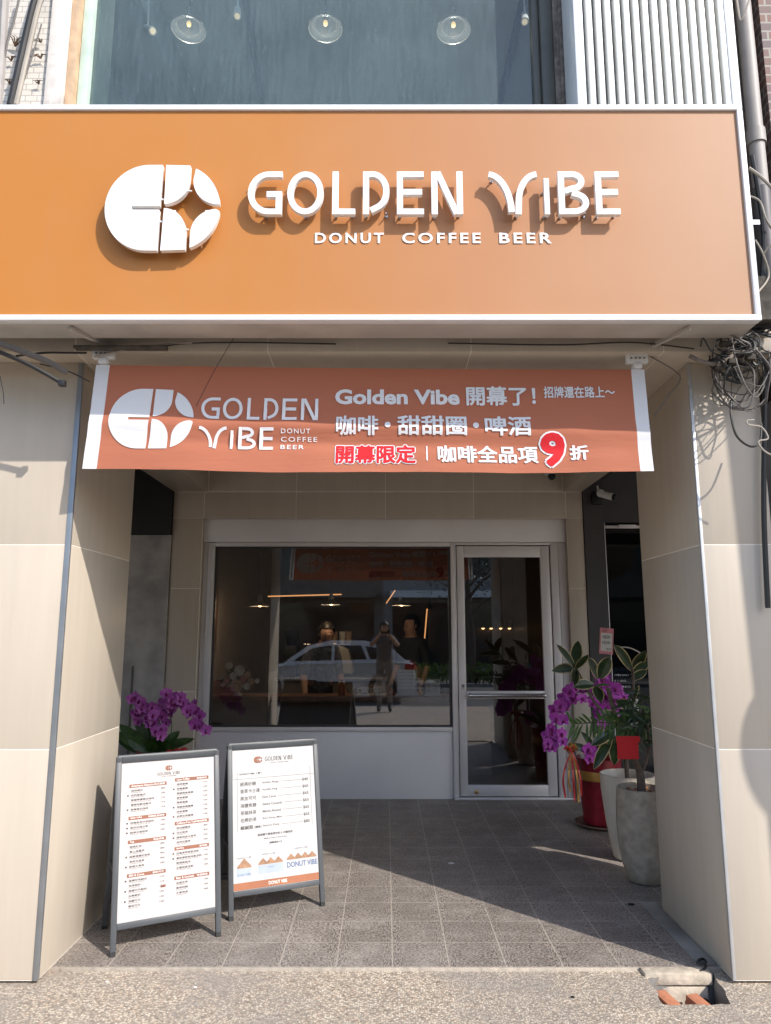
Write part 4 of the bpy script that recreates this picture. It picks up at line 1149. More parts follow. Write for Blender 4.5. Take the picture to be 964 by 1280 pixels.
# left conduits under the sign
cable([A(-10, 425, 2.95), A(30, 440, 2.98), A(60, 452, 3.02), A(84, 466, 3.06)], 0.014, m_cableg, "brown grey conduit end under the sign at the left edge")
cable([A(-10, 436, 2.95), A(35, 455, 2.97), A(78, 479, 3.0)], 0.010, m_cable, "black conduit end under the sign at the left edge")
mb = MB(); c = at(78, 479, 3.0); mb.box(c.x - 0.014, c.x + 0.014, c.y - 0.014, c.y + 0.014, c.z - 0.014, c.z + 0.012)
tag(mb.build("conduit_cap", m_cable, bevel=0.002, origin=tuple(c)), "square black end cap of the left black conduit", "cap")
cable([A(20, 445, 3.05), A(55, 441, 3.1), A(85, 441, 3.1), A(108, 441, 3.1)], 0.005, m_cable, "black wire running along the beam to the left clamp")
cable([A(50, 455, 3.08), A(85, 464, 3.1), A(112, 477, 3.08)], 0.003, m_cable, "thin black wire drooping to the left banner pole")
cable([A(118, 446, 3.1), A(165, 436, 3.1), A(205, 431, 3.1), A(240, 428, 3.1)], 0.005, m_cablew, "pale wire along the beam right of the left clamp")
cable([A(190, 437, 3.1), A(225, 430, 3.1), A(300, 428, 3.12), A(420, 430, 3.13)], 0.0035, m_cable, "black wire along the dark seam above the banner")
cable([A(560, 429, 3.13), A(700, 431, 3.12), A(790, 428, 3.12), A(868, 436, 3.1)], 0.0035, m_cable, "black wire along the seam toward the cable bundle")
cable([A(0, 470, 3.1), A(4, 490, 3.1), A(5, 505, 3.1)], 0.002, m_cableg, "short wire hanging at the left edge of the left pillar")
# tangled cable bundle at the right
t = thing("cable_bundle", "tangled coil of black and grey cables hanging beside the sign corner", "cables", tuple(at(925, 440, 3.12)))
random.seed(11)
for k in range(12):
    mb = MB()
    cx, cy = 924 + random.uniform(-12, 14), 460 + random.uniform(-16, 20)
    rx, ry = random.uniform(12, 33), random.uniform(22, 52); ph = random.uniform(0, 6.28); tilt = random.uniform(-0.6, 0.5)
    pts = []
    for i in range(15):
        a = ph + 2 * math.pi * i / 14 * random.uniform(0.98, 1.02)
        x = rx * math.cos(a) * random.uniform(0.86, 1.12); y = ry * math.sin(a) * random.uniform(0.86, 1.12)
        pts.append(tuple(at(cx + x * math.cos(tilt) - y * math.sin(tilt), cy + x * math.sin(tilt) + y * math.cos(tilt), 3.10 + 0.10 * math.sin(a + k) + 0.01 * k)))
    mb.tube(spline(pts, 4), random.choice((0.0025, 0.003, 0.004)), 6)
    mb.build("cable_loop", random.choice((m_cable, m_cableg, m_cableg)), t)
mb = MB()
for k in range(60):
    a = at(random.uniform(890, 962), random.uniform(405, 455), random.uniform(3.05, 3.3)); pts = [a]
    for i in range(4): pts.append(pts[-1] + Vector((random.uniform(-0.08, 0.10), random.uniform(-0.05, 0.05), random.uniform(-0.07, 0.05))))
    mb.tube(spline(pts, 4), random.choice((0.003, 0.004, 0.007)), 6)
mb.build("cable_tangle", m_cable, t)
mb = MB(); mb.tube(spline([A(862, 445, 3.1), A(878, 452, 3.08), A(895, 455, 3.08), A(912, 448, 3.1), A(935, 415, 3.2)], 6), 0.010, 8); mb.build("rusty_hook", m_weather, t)
mb = MB()
for (x, y) in ((900, 458), (906, 430), (938, 447), (915, 452)):
    c = at(x, y, 3.08); mb.box(c.x - 0.02, c.x + 0.02, c.y - 0.015, c.y + 0.015, c.z - 0.012, c.z + 0.012)
mb.build("junction_clip", m_grime_shade, t, bevel=0.003)
cable([A(906, 415, 3.02), A(925, 424, 3.0), A(938, 432, 3.0), A(930, 440, 3.02), A(908, 436, 3.05)], 0.004, m_cableg, "grey cable loop in front of the tangled bundle")
cable([A(914, 500, 3.1), A(914, 520, 3.08), A(921, 545, 3.08), A(938, 558, 3.1), A(950, 552, 3.12), A(952, 530, 3.15)], 0.005, m_cable, "black cable drooping in a long loop below the bundle")
cable([A(943, 525, 3.05), A(934, 526, 3.05), A(936, 531, 3.05), A(952, 534, 3.06), A(960, 548, 3.06), A(948, 552, 3.06), A(956, 564, 3.06), A(972, 572, 3.06)], 0.004, m_cablew, "white cable with a hooked end below the bundle")
cable([A(936, 210, 3.15), A(952, 222, 3.15), A(970, 240, 3.15)], 0.008, m_cablew, "pale cable crossing to the drainpipe beside the sign")
cable([A(936, 245, 3.15), A(950, 252, 3.15), A(958, 275, 3.15), A(968, 290, 3.2)], 0.005, m_cablew, "pale cable curving down right of the sign frame")
cable([A(944, 300, 3.15), A(954, 318, 3.16), A(961, 345, 3.18), A(948, 365, 3.15)], 0.005, m_cablew, "pale cable loop low beside the right sign edge")
cable([A(954, 318, 3.16), A(962, 308, 3.14), A(975, 298, 3.12)], 0.005, m_cablew, "short pale cable branching right of the sign frame")
cable([A(940, 195, 3.2), A(948, 240, 3.2), A(955, 300, 3.2), A(952, 380, 3.2), A(958, 440, 3.2)], 0.012, m_cable, "black cable running down the recess right of the sign")
cable([A(957, 420, 3.25), A(956, 520, 3.25), A(955, 640, 3.25), A(960, 760, 3.25)], 0.012, m_cable, "thick black cable running down beside the right pillar")
cable([A(920, -10, 3.2), A(926, 25, 3.18), A(935, 5, 3.16), A(940, -20, 3.16)], 0.005, m_cablew, "pale wire at the top right above the ribbed panel")
cable([A(812, 445, 3.2), A(850, 470, 3.24), A(835, 495, 3.25), A(818, 520, 3.27)], 0.003, m_cableg, "thin wire crossing the top of the right pillar")

# ------------------------------------------------------------------ A-FRAME MENU BOARDS
def aframe(loc, ang, W, lean, Ht, label, paper, draw):
    t = thing("menu_board", label, "menu board", loc, ang)
    Mx = ROOT[t.name]
    tl = math.atan2(lean, Ht); L = math.hypot(lean, Ht)
    def fr(u, w, d):   # front face: u across, w up along the slope, d towards the viewer
        return Mx @ Vector((u, w * math.sin(tl) - d * math.cos(tl), w * math.cos(tl) + d * math.sin(tl)))
    def bk(u, w, d):
        return Mx @ Vector((u, 2 * lean + 0.012 - w * math.sin(tl) + d * math.cos(tl), w * math.cos(tl) + d * math.sin(tl)))
    b0 = 0.105; fw = 0.026
    for fn, nm in ((fr, "front_frame"), (bk, "rear_frame")):
        mb = MB()
        for p in ([(0, 0.02), (fw, 0.02), (fw, L), (0, L)], [(W - fw, 0.02), (W, 0.02), (W, L), (W - fw, L)],
                  [(fw + 0.0005, L - fw), (W - fw - 0.0005, L - fw), (W - fw - 0.0005, L), (fw + 0.0005, L)],
                  [(fw + 0.0005, b0), (W - fw - 0.0005, b0), (W - fw - 0.0005, b0 + fw), (fw + 0.0005, b0 + fw)]):
            mb.prism(p, fn, -0.022, 0.0)
        mb.build(nm, m_frame, t, bevel=0.002)
        for u0 in (0.001, W - fw + 0.001):
            mb = MB(); mb.prism([(u0, 0.0), (u0 + fw - 0.002, 0.0), (u0 + fw - 0.002, 0.0195), (u0, 0.0195)], fn, -0.021, -0.001); mb.build("foot", m_rubber, t)
        mb = MB(); mb.prism([(fw + 0.001, b0 + fw + 0.0005), (W - fw - 0.001, b0 + fw + 0.0005), (W - fw - 0.001, L - fw - 0.0005), (fw + 0.001, L - fw - 0.0005)], fn, -0.014, -0.006)
        pn = mb.build("poster" if fn is fr else "rear_panel", paper if fn is fr else m_darkwall, t)
    for u0 in (0.004, W - 0.016):
        mb = MB(); mb.bar(fr(u0 + 0.006, L * 0.40, -0.024), bk(u0 + 0.006, L * 0.40, -0.024), 0.006, 0.014); mb.build("spreader", m_frame, t)
    mb = MB(); mb.tube([fr(0.01, L + 0.002, -0.018), fr(W - 0.01, L + 0.002, -0.018)], 0.009, 8); mb.build("hinge", m_frame, t)
    draw(t, fr, fw, W - fw, b0 + fw, L - fw)
    return t

def draw_drinks(t, fr, u0, u1, w0, w1):
    U = lambda a: u0 + (u1 - u0) * a
    V = lambda b: w1 - (w1 - w0) * b
    e = -0.0052
    INK = [m_inkbrown, m_ink, m_inkwhite]
    hd = MB(); hd.open = True
    logo(hd, U(0.46), U(0.535), V(0.077), V(0.043), fr, None, e)
    wordmark(hd, U(0.375), U(0.62), V(0.106), V(0.086), fr, None, e, 0.13, 1)
    hd.text("DONUT COFFEE BEER", (U(0.42), U(0.58), V(0.118), V(0.112)), fr, e, 1)
    hd.build("menu_heading", INK, t, smooth=0)
    left = [(0.150, "Americano Selection", "美式選擇", [("經典美式", "80"), ("*西西里美式", "100"), ("黑糖檸檬美式咖啡", "110"), ("葡萄柚氣泡美式", "110"), ("*蜂蜜美式咖啡", "110")]),
            (0.358, "Splash Coffee", "特調氣泡咖啡", [("*柑橘氣泡冷萃咖啡", "150"), ("*荔枝玫瑰冷萃", "150"), ("*話梅冰滴咖啡", "160")]),
            (0.508, "Tea", "茗品茶飲", [("經典紅茶", "80"), ("高山烏龍茶", "80"), ("*蜂蜜檸檬紅茶飲", "90"), ("茉莉花綠茶", "90"), ("*鮮橙水果茶", "100")]),
            (0.715, "Milk & Cocoa", "鮮奶可可", [("*黑糖珍珠鮮奶", "110"), ("抹茶鮮奶", "110"), ("*焦糖可可鮮奶", "120"), ("伯爵鮮奶", "100"), ("*海鹽可可", "120"), ("薄荷可可", "120")])]
    right = [(0.135, "Latte Coffee", "拿鐵咖啡", [("經典拿鐵", "110"), ("*焦糖拿鐵", "120"), ("黑糖燕麥拿鐵", "130"), ("香草拿鐵", "120"), ("榛果拿鐵", "120"), ("*海鹽焦糖拿鐵", "130"), ("抹茶拿鐵", "130"), ("*伯爵玫瑰拿鐵", "140")]),
             (0.425, "Caffeine-Free Tea", "無咖啡因茶", [("南非國寶茶", "80"), ("*洋甘菊茶", "90"), ("*蘋果肉桂水果茶", "100"), ("洛神花蜜茶", "100")]),
             (0.587, "Sparkling", "氣泡飲", [("*百香果莓果氣泡飲", "110"), ("*鳳梨薄荷風味氣泡飲", "120"), ("青蘋果氣泡", "120"), ("水蜜桃氣泡飲", "120")]),
             (0.772, "Beer & Cocktails", "啤酒調酒", [("金黃生啤", "140"), ("黑啤特調", "160"), ("水果啤酒", "160")])]
    for col, (a, b) in ((left, (0.085, 0.475)), (right, (0.565, 0.935))):
        for (y, en, zh, items) in col:
            sc = MB(); sc.open = True
            sc.flat([(U(a), V(y + 0.022)), (U(b), V(y + 0.022)), (U(b), V(y)), (U(a), V(y))], fr, e, 0)
            sc.text(en, (U(a + 0.02), U(b), V(y + 0.017), V(y + 0.004)), fr, e + 0.0006, 2, bold=0.012, fit='h')
            wl = 0.028 * len(zh); sc.text(zh, (U(b - 0.02 - wl), U(b - 0.02), V(y + 0.017), V(y + 0.005)), fr, e + 0.0006, 2, bold=0.015)
            for k, (zi, pr_) in enumerate(items):
                yy = y + 0.036 + 0.0305 * k
                star = zi[0] == '*'; zi = zi.lstrip('*')
                sc.text(zi, (U(a + 0.02), U(a + 0.02 + 0.030 * len(zi)), V(yy + 0.012), V(yy - 0.001)), fr, e, 1, bold=0.006)
                sc.text("House blend drink", (U(a + 0.02), U(a + 0.02 + 0.026 * len(zi)), V(yy + 0.0195), V(yy + 0.0155)), fr, e, 1, bold=0.01)
                sc.text(pr_, (U(b - 0.058), U(b - 0.015), V(yy + 0.010), V(yy + 0.001)), fr, e, 1, bold=0.02)
                if star: sc.flat([(U(a - 0.012 + 0.010 * math.cos(q)), V(yy + 0.006 + 0.006 * math.sin(q))) for q in [k2 * math.pi / 4 for k2 in range(8)]], fr, e, 1)
            if en.startswith("Milk"): sc.flat([(U(0.425), V(0.826)), (U(0.477), V(0.826)), (U(0.477), V(0.810)), (U(0.425), V(0.810))], fr, e - 0.0003, 0)
            sc.build("menu_section", INK, t, smooth=0)

def draw_donuts(t, fr, u0, u1, w0, w1):
    U = lambda a: u0 + (u1 - u0) * a
    V = lambda b: w1 - (w1 - w0) * b
    e = -0.0052
    INK = [m_inkbrown, m_ink, m_inkorange, m_inkblue, m_inkpale, m_dough, m_inkwhite]
    def new(): m = MB(); m.open = True; return m
    hd = new()
    logo(hd, U(0.255), U(0.36), V(0.112), V(0.062), fr, None, e)
    wordmark(hd, U(0.39), U(0.735), V(0.100), V(0.068), fr, None, e, 0.12, 1)
    hd.text("DONUT  COFFEE  BEER", (U(0.455), U(0.68), V(0.120), V(0.112)), fr, e, 1)
    hd.text("DONUT VIBE（ 軟 ）", (U(0.085), U(0.35), V(0.193), V(0.179)), fr, e, 1, bold=0.02)
    hd.build("menu_heading", INK, t, smooth=0)
    def ln(m, a, b, c, d_, w=0.0012):
        if abs(a - c) < 1e-6: m.flat([(U(a) - w / 2, V(b)), (U(a) + w / 2, V(b)), (U(a) + w / 2, V(d_)), (U(a) - w / 2, V(d_))], fr, e + 0.0001, 1)
        else: m.flat([(U(a), V(b) - w / 2), (U(c), V(b) - w / 2), (U(c), V(b) + w / 2), (U(a), V(b) + w / 2)], fr, e, 1)
    rl = new(); ln(rl, 0.0, 0.222, 1.0, 0.222); ln(rl, 0.055, 0.16, 0.055, 0.60); ln(rl, 0.945, 0.16, 0.945, 0.60); rl.build("ruled_lines", INK, t, smooth=0)
    rows = [("經典砂糖", "Golden Rings", "$40"), ("香草卡士達", "Vanilla Hug", "$60"), ("黑金可可", "Dark Cocoa", "$65"), ("海鹽焦糖", "Salted Caramel", "$65"),
            ("茶韻抹茶", "Matcha Almond", "$65"), ("伯爵奶茶", "Earl Grey Mist", "$65"), ("鹹鹹圈", "Savory Daily", "$85")]
    for k, (zh, en, p) in enumerate(rows):
        m = new(); y = 0.247 + 0.052 * k
        m.text(zh, (U(0.09), U(0.09 + 0.044 * len(zh) + 0.01), V(y + 0.028), V(y - 0.001)), fr, e, 1, bold=0.005)
        wl = 0.0165 * len(en); m.text(en, (U(0.35), U(0.35 + wl), V(y + 0.023), V(y + 0.006)), fr, e, 1, bold=0.008)
        ln(m, 0.36 + wl + 0.02, y + 0.014, 0.83, y + 0.014, 0.0012)
        m.text(p, (U(0.842), U(0.915), V(y + 0.026), V(y + 0.002)), fr, e, 1, bold=0.012)
        if k == 6: m.text("（辣味）", (U(0.25), U(0.33), V(0.585), V(0.567)), fr, e, 1, bold=0.02)
        m.build("menu_row", INK, t, smooth=0)
    m = new()
    m.text("甜甜圈下單後現作約 5 分鐘完成", (U(0.285), U(0.70), V(0.643), V(0.626)), fr, e, 1, bold=0.015)
    m.text("Made to order, 5 mins of love", (U(0.36), U(0.63), V(0.670), V(0.658)), fr, e, 1, bold=0.01)
    m.text("加購飲品折 5 元", (U(0.42), U(0.57), V(0.703), V(0.690)), fr, e, 1, bold=0.02)
    m.build("menu_note", INK, t, smooth=0)
    def pile(m, c, y, s, q):
        m.flat([(U(c - s), V(y)), (U(c + s), V(y)), (U(c + s * 0.85), V(y - s * 0.22)), (U(c + s * 0.4), V(y - s * 0.50)), (U(c + s * 0.05), V(y - s * 0.75)), (U(c - s * 0.05), V(y - s * 0.75)), (U(c - s * 0.4), V(y - s * 0.50)), (U(c - s * 0.85), V(y - s * 0.22))], fr, e + 0.0004 * q, 5)
    m = new(); pile(m, 0.125, 0.850, 0.085, 1); m.text("DONUT x 1 個", (U(0.045), U(0.20), V(0.786), V(0.775)), fr, e, 1)
    m.flat([(U(0.04), V(0.905)), (U(0.20), V(0.905)), (U(0.20), V(0.854)), (U(0.04), V(0.854))], fr, e - 0.0002, 4); m.text("DONUT VIBE", (U(0.045), U(0.195), V(0.902), V(0.888)), fr, e + 0.0002, 3); m.build("donut_picture", INK, t, smooth=0)
    m = new()
    for k in range(3): pile(m, 0.34 + 0.09 * k, 0.842, 0.058, k % 2)
    m.text("DONUT x 3 個", (U(0.33), U(0.48), V(0.778), V(0.767)), fr, e, 1)
    m.flat([(U(0.285), V(0.905)), (U(0.58), V(0.905)), (U(0.58), V(0.846)), (U(0.285), V(0.846))], fr, e - 0.0002, 4); m.text("DONUT", (U(0.40), U(0.47), V(0.868), V(0.860)), fr, e + 0.0002, 3); m.build("donut_picture", INK, t, smooth=0)
    m = new()
    for k in range(4): pile(m, 0.67 + 0.085 * k, 0.834, 0.055, k % 2)
    m.text("DONUT x 4 個", (U(0.72), U(0.87), V(0.765), V(0.754)), fr, e, 1); m.text("DONUT VIBE", (U(0.62), U(0.985), V(0.888), V(0.850)), fr, e + 0.0002, 3, bold=0.02); m.build("donut_picture", INK, t, smooth=0)
    m = new(); m.flat([(U(0.004), V(0.997)), (U(0.996), V(0.997)), (U(0.996), V(0.948)), (U(0.004), V(0.948))], fr, e, 2)
    m.text("DONUT VIBE", (U(0.40), U(0.615), V(0.984), V(0.961)), fr, e + 0.0006, 6, bold=0.02); m.build("orange_band", INK, t, smooth=0)
aframe((-1.243, 3.492, 0), R(27.0), 0.507, 0.18, 0.84, "grey A-frame board with the two column drinks menu", m_poster, draw_drinks)
aframe((-0.795, 3.90, 0), R(24.0), 0.518, 0.18, 0.836, "grey A-frame board with the donut price list and orange base band", m_poster2, draw_donuts)

# ------------------------------------------------------------------ PLANTS
def leaf(mb, base, d, length, width, droop=0.3, m=0, edge=None, up=Vector((0, 0, 1)), n=6, fold=0.25, tip=0.02):
    base = Vector(base); d = Vector(d).normalized()
    side = d.cross(up)
    if side.length < 1e-3: side = Vector((1, 0, 0))
    side.normalize(); nrm = side.cross(d)
    cols = [-1, -0.82, 0, 0.82, 1] if edge is not None else [-1, 0, 1]
    V_ = []; nc = len(cols)
    for i in range(n + 1):
        s = i / n
        c = base + d * length * s - Vector((0, 0, 1)) * droop * length * s * s
        w = width * (math.sin(math.pi * min(1, s * 0.92 + 0.06)) ** 0.75) if i < n else width * tip
        for q in cols: V_.append(c + side * (w * 0.5 * q) + nrm * (abs(q) * w * fold))
    F = []; 
    for i in range(n):
        for j in range(nc - 1):
            F.append(((i * nc + j, i * nc + j + 1, (i + 1) * nc + j + 1, (i + 1) * nc + j), edge if (edge is not None and j in (0, nc - 2)) else m))
    for f, mm in F: mb.add([V_[q] for q in f], [(0, 1, 2, 3)], mm)
def bloom_mesh(m_out, name):
    mb = MB(); mb.open = True
    for k, (ln, wd) in enumerate(((0.034, 0.026), (0.036, 0.040), (0.034, 0.024), (0.034, 0.024), (0.036, 0.040))):
        a = R(90 + 72 * k); d = Vector((math.cos(a), -0.22, math.sin(a)))
        leaf(mb, (0, 0, 0), d, ln, wd, 0.0, 0, 2, Vector((0, -1, 0)), 4, 0.08, 0.35)
    mb.ball((0, -0.010, -0.004), (0.006, 0.010, 0.008), 1, 6, 5); mb.ball((0, -0.012, -0.013), (0.008, 0.007, 0.006), 1, 6, 5)
    me = mb.build(name, [m_out, m_lip, m_pedge]); d = me.data; bpy.data.objects.remove(me); return d
bl_a = bloom_mesh(m_petal, "blossom"); bl_b = bloom_mesh(m_petal2, "blossom")
def spray(t, path, n, data, start=0.45, scale=1.0, stemr=0.004, spread=0.03):
    P = spline(path, 8); mb = MB(); mb.tube(P, stemr, 6); st = mb.build("flower_stem", m_leaf, t)
    inv = ROOT[t.name].inverted()
    for k in range(n):
        s = start + (1 - start) * k / max(1, n - 1); q = P[int(s * (len(P) - 1))]
        off = Vector((random.uniform(-1, 1) * spread, -0.02 + random.uniform(-1, 1) * spread, random.uniform(-1, 1) * spread + (0.012 if k % 2 else -0.018)))
        o = bpy.data.objects.new("blossom", data); COL.objects.link(o); o.parent = st
        o.location = inv @ (q + off)
        o.rotation_euler = (random.uniform(-0.45, 0.25), random.uniform(-0.3, 0.3), random.uniform(-0.7, 0.7))
        sc = scale * random.uniform(0.85, 1.15); o.scale = (sc, sc, sc)

random.seed(5)
# left orchid behind the boards
OY = 6.05
ob = at(196, 935, OY)
t = thing("potted_orchid", "magenta orchid with long dark leaves behind the drinks board", "plant", (ob.x, OY, 0))
mb = MB(); mb.lathe([(0.0, 0.0), (0.11, 0.0), (0.125, 0.02), (0.15, 0.46), (0.16, 0.47), (0.16, 0.5), (0.145, 0.5), (0.14, 0.46), (0, 0.46)], (ob.x, OY, 0), 28); mb.build("pot", m_redpot, t)
mb = MB(); mb.open = True
for px, py, w in ((150, 908, 0.09), (166, 898, 0.10), (178, 920, 0.10), (200, 915, 0.10), (226, 912, 0.09), (244, 923, 0.08), (158, 922, 0.11), (140, 915, 0.10), (190, 922, 0.11), (212, 925, 0.10), (172, 930, 0.11), (147, 925, 0.10), (146, 903, 0.09)):
    e = at(px, py, OY + random.uniform(-0.12, 0.06)); b = Vector((ob.x + random.uniform(-0.05, 0.05), OY, 0.47)); d = e - b
    leaf(mb, b, d + Vector((0, 0, 0.10 * d.length)), d.length * 1.03, w, 0.10, 0, None, Vector((0, -1, 0.3)), 7, 0.12)
mb.build("leaves", m_leaf, t, smooth=60)
O = lambda x, y, dy=0.0: at(x, y, OY + dy)
spray(t, [(ob.x - 0.02, OY, 0.47), O(186, 920), O(182, 900), O(178, 886, -0.05), O(174, 878, -0.1)], 13, bl_b, 0.62, 1.4, spread=0.06)
spray(t, [(ob.x, OY, 0.47), O(186, 925), O(190, 905), O(194, 890, -0.04), O(200, 905, -0.1), O(206, 922, -0.12)], 18, bl_b, 0.45, 1.35, spread=0.055)
spray(t, [(ob.x + 0.02, OY, 0.47), O(213, 920), O(214, 900), O(207, 886, 0.0), O(212, 875, -0.06), O(230, 875, -0.1), O(244, 888, -0.12), O(252, 910, -0.12)], 36, bl_b, 0.36, 1.4, spread=0.055)
mb = MB()
for px, py in ((222, 938), (230, 937), (212, 940)):
    mb.ball(at(px, py, OY - 0.1), (0.03, 0.02, 0.018), 0, 8, 6)
mb.build("red_bow", m_redrib, t)

# right orchid in crimson foil
t = thing("potted_orchid", "magenta orchid in a crimson foil pot with a ribbon bow by the door", "plant", (1.655, 5.72, 0))
RC = (1.645, 5.72)
mb = MB(); mb.lathe([(0, 0.018), (0.125, 0.018), (0.135, 0.03), (0.165, 0.47), (0.175, 0.50), (0.165, 0.50), (0.155, 0.46), (0, 0.46)], (RC[0], RC[1], 0), 36); mb.build("pot", m_redpot, t)
mb = MB(); mb.lathe([(0, 0.001), (0.165, 0.001), (0.20, 0.022), (0.20, 0.028), (0.165, 0.012), (0, 0.012)], (RC[0], RC[1], 0), 36); mb.build("saucer", m_clay, t)
mb = MB(); mb.lathe([(0.1585, 0.34), (0.164, 0.345), (0.168, 0.385), (0.165, 0.41), (0.160, 0.41)], (RC[0], RC[1], 0), 36); mb.build("gold_band", m_gold, t)
bw = at(714, 935, 5.50)
mb = MB(); 
for k in range(12):
    a = random.uniform(0, 6.28); r = random.uniform(0.015, 0.045)
    c = bw + Vector((r * math.cos(a), random.uniform(-0.02, 0.02), r * math.sin(a) * 0.8)); ax = Vector((random.uniform(-1, 1), random.uniform(-0.5, 0.5), random.uniform(-1, 1))).normalized()
    mb.tube([c - ax * 0.025, c + Vector((0, -0.02, 0.01)), c + ax * 0.025], [0.006, 0.014, 0.006], 6, k % 2)
mb.build("ribbon_bow", [m_redrib, m_gold], t)
mb = MB(); mb.open = True
for k, (dx, ln) in enumerate(((-10, 62), (-3, 55), (3, 66), (8, 68), (12, 60))):
    P = spline([bw + Vector((0, -0.02, -0.02)), at(714 + dx * 0.6, 955, 5.47), at(714 + dx, 975, 5.46), at(714 + dx * 0.9 + 2, 935 + ln, 5.47)], 5)
    for i in range(len(P) - 1):
        w = Vector((0.007, 0.003 * math.sin(i), 0)); mb.add([P[i] - w, P[i] + w, P[i + 1] + w, P[i + 1] - w], [(0, 1, 2, 3)], k % 2)
mb.build("ribbon_tails", [m_redrib, m_gold], t, smooth=60)
mb = MB(); mb.open = True
for px, py, w in ((706, 932, 0.06), (735, 925, 0.07), (760, 915, 0.07), (775, 935, 0.06), (722, 910, 0.05), (745, 940, 0.06)):
    e = at(px, py, 5.55 + random.uniform(-0.1, 0.15)); b = Vector((RC[0], RC[1], 0.48)); d = e - b
    leaf(mb, b, d + Vector((0, 0, 0.12)), d.length * 1.1, w, 0.25, 0, None, Vector((0, -1, 0.4)), 6, 0.12)
mb.build("leaves", m_dleaf, t, smooth=60)
O = lambda x, y, Y=5.5: at(x, y, Y)
spray(t, [(RC[0], RC[1], 0.48), O(742, 920), O(738, 880), O(728, 866), O(714, 868), O(704, 880), O(696, 900), O(690, 922), O(692, 928)], 34, bl_a, 0.38, 1.4, spread=0.06)
spray(t, [(RC[0], RC[1], 0.48), O(750, 910), O(752, 870), O(750, 848), O(757, 850), O(765, 862), O(770, 880)], 20, bl_a, 0.45, 1.4, spread=0.06)
spray(t, [(RC[0], RC[1], 0.48), O(745, 915), O(740, 890), O(748, 876), O(756, 880), O(760, 895)], 14, bl_a, 0.5, 1.4, spread=0.07)
spray(t, [(RC[0], RC[1], 0.48), O(742, 935), O(738, 930), O(734, 938), O(738, 945)], 3, bl_a, 0.6, 1.5, spread=0.03)

# rubber plant in the cream ribbed pot
t = thing("potted_rubber_plant", "variegated rubber plant in a tall cream ribbed pot", "plant", (1.60, 4.92, 0))
WC = (1.60, 4.92)
prof = [(0.10, 0.0), (0.115, 0.015), (0.15, 0.22), (0.172, 0.42), (0.175, 0.515), (0.178, 0.525), (0.170, 0.528), (0.160, 0.515), (0.156, 0.46), (0, 0.46)]
mb = MB(); n = 120; VV = []; 
for (r, z) in prof:
    for k in range(n):
        rr = r * (1 + (0.012 * math.cos(k * 2 * math.pi / 3) if 0.01 < z < 0.52 and r > 0.11 else 0)); a = 2 * math.pi * k / n
        VV.append((WC[0] + rr * math.cos(a), WC[1] + rr * math.sin(a), z))
FF = [(i * n + k, i * n + (k + 1) % n, (i + 1) * n + (k + 1) % n, (i + 1) * n + k) for i in range(len(prof) - 1) for k in range(n)]
FF.append(tuple(range(n - 1, -1, -1)))
mb.add(VV, FF); mb.build("pot", m_whitepot, t, smooth=60)
mb = MB(); mb.lathe([(0.155, 0.0), (0.09, 0.012), (0, 0.016)], (WC[0], WC[1], 0.462), 24); mb.build("soil", m_soil, t)
Q = lambda x, y, Y=4.95: at(x, y, Y)
mb = MB()
mb.tube(spline([(WC[0] - 0.0, WC[1], 0.46), Q(781, 940), Q(772, 905), Q(760, 860)], 6), [0.016] * 19, 8)
mb.tube(spline([Q(778, 925), Q(790, 890), Q(792, 850), Q(790, 835)], 6), 0.010, 7)
mb.tube(spline([Q(772, 905), Q(745, 880), Q(728, 850), Q(718, 832)], 6), 0.009, 7)
mb.build("stems", m_bark, t)
mb = MB(); mb.open = True
LV = [((718, 833), (696, 805), .055), ((718, 835), (723, 800), .085), ((718, 836), (692, 838), .07), ((720, 836), (735, 818), .06), ((720, 838), (718, 855), .07),
      ((748, 848), (735, 822), .08), ((750, 848), (762, 820), .095), ((742, 856), (718, 858), .075), ((745, 858), (750, 875), .08), ((790, 838), (768, 806), .07), ((792, 838), (806, 813), .08), ((790, 845), (812, 826), .07),
      ((790, 850), (808, 838), .06), ((792, 880), (796, 858), .10), ((795, 880), (812, 870), .08), ((790, 885), (776, 880), .075), ((765, 920), (746, 955), .07), ((770, 925), (768, 952), .085), ((775, 900), (752, 890), .07), ((766, 915), (742, 930), .08), ((775, 915), (790, 925), .07), ((762, 930), (757, 912), .07)]
for a, b, w in LV:
    A_ = Q(*a, Y=4.95 + random.uniform(-0.1, 0.1)); B_ = Q(*b, Y=4.85 + random.uniform(-0.15, 0.1)); d = B_ - A_
    L_ = max(d.length * 1.1, 0.13)
    leaf(mb, A_, d + Vector((0, 0, 0.1 * L_)), L_, w, 0.12, 0, 1, Vector((random.uniform(-0.4, 0.4), -1, random.uniform(0, 0.6))), 6, 0.10)
mb.build("leaves", [m_dleaf, m_cream], t, smooth=60)

# small tree in the grey pot
t = thing("potted_bonsai_tree", "small twisted tree with feathery leaves in a tall grey concrete pot", "plant", (1.55, 4.48, 0))
GC = (1.545, 4.50)
mb = MB(); mb.lathe([(0.0, 0.0), (0.085, 0.0), (0.108, 0.012), (0.136, 0.10), (0.154, 0.22), (0.158, 0.33), (0.153, 0.46), (0.147, 0.525), (0.139, 0.530), (0.130, 0.525), (0.128, 0.47), (0, 0.47)], (GC[0], GC[1], 0), 40); mb.build("pot", m_greypot, t, smooth=50)
mb = MB(); mb.lathe([(0.128, 0.0), (0.08, 0.015), (0, 0.02)], (GC[0], GC[1], 0.472), 24)
for k in range(40):
    a = random.uniform(0, 6.28); r = 0.12 * math.sqrt(random.random()); c = (GC[0] + r * math.cos(a), GC[1] + r * math.sin(a), 0.485 + random.uniform(0, 0.018)); mb.ball(c, (random.uniform(0.008, 0.018), random.uniform(0.008, 0.016), 0.008), 0, 6, 5)
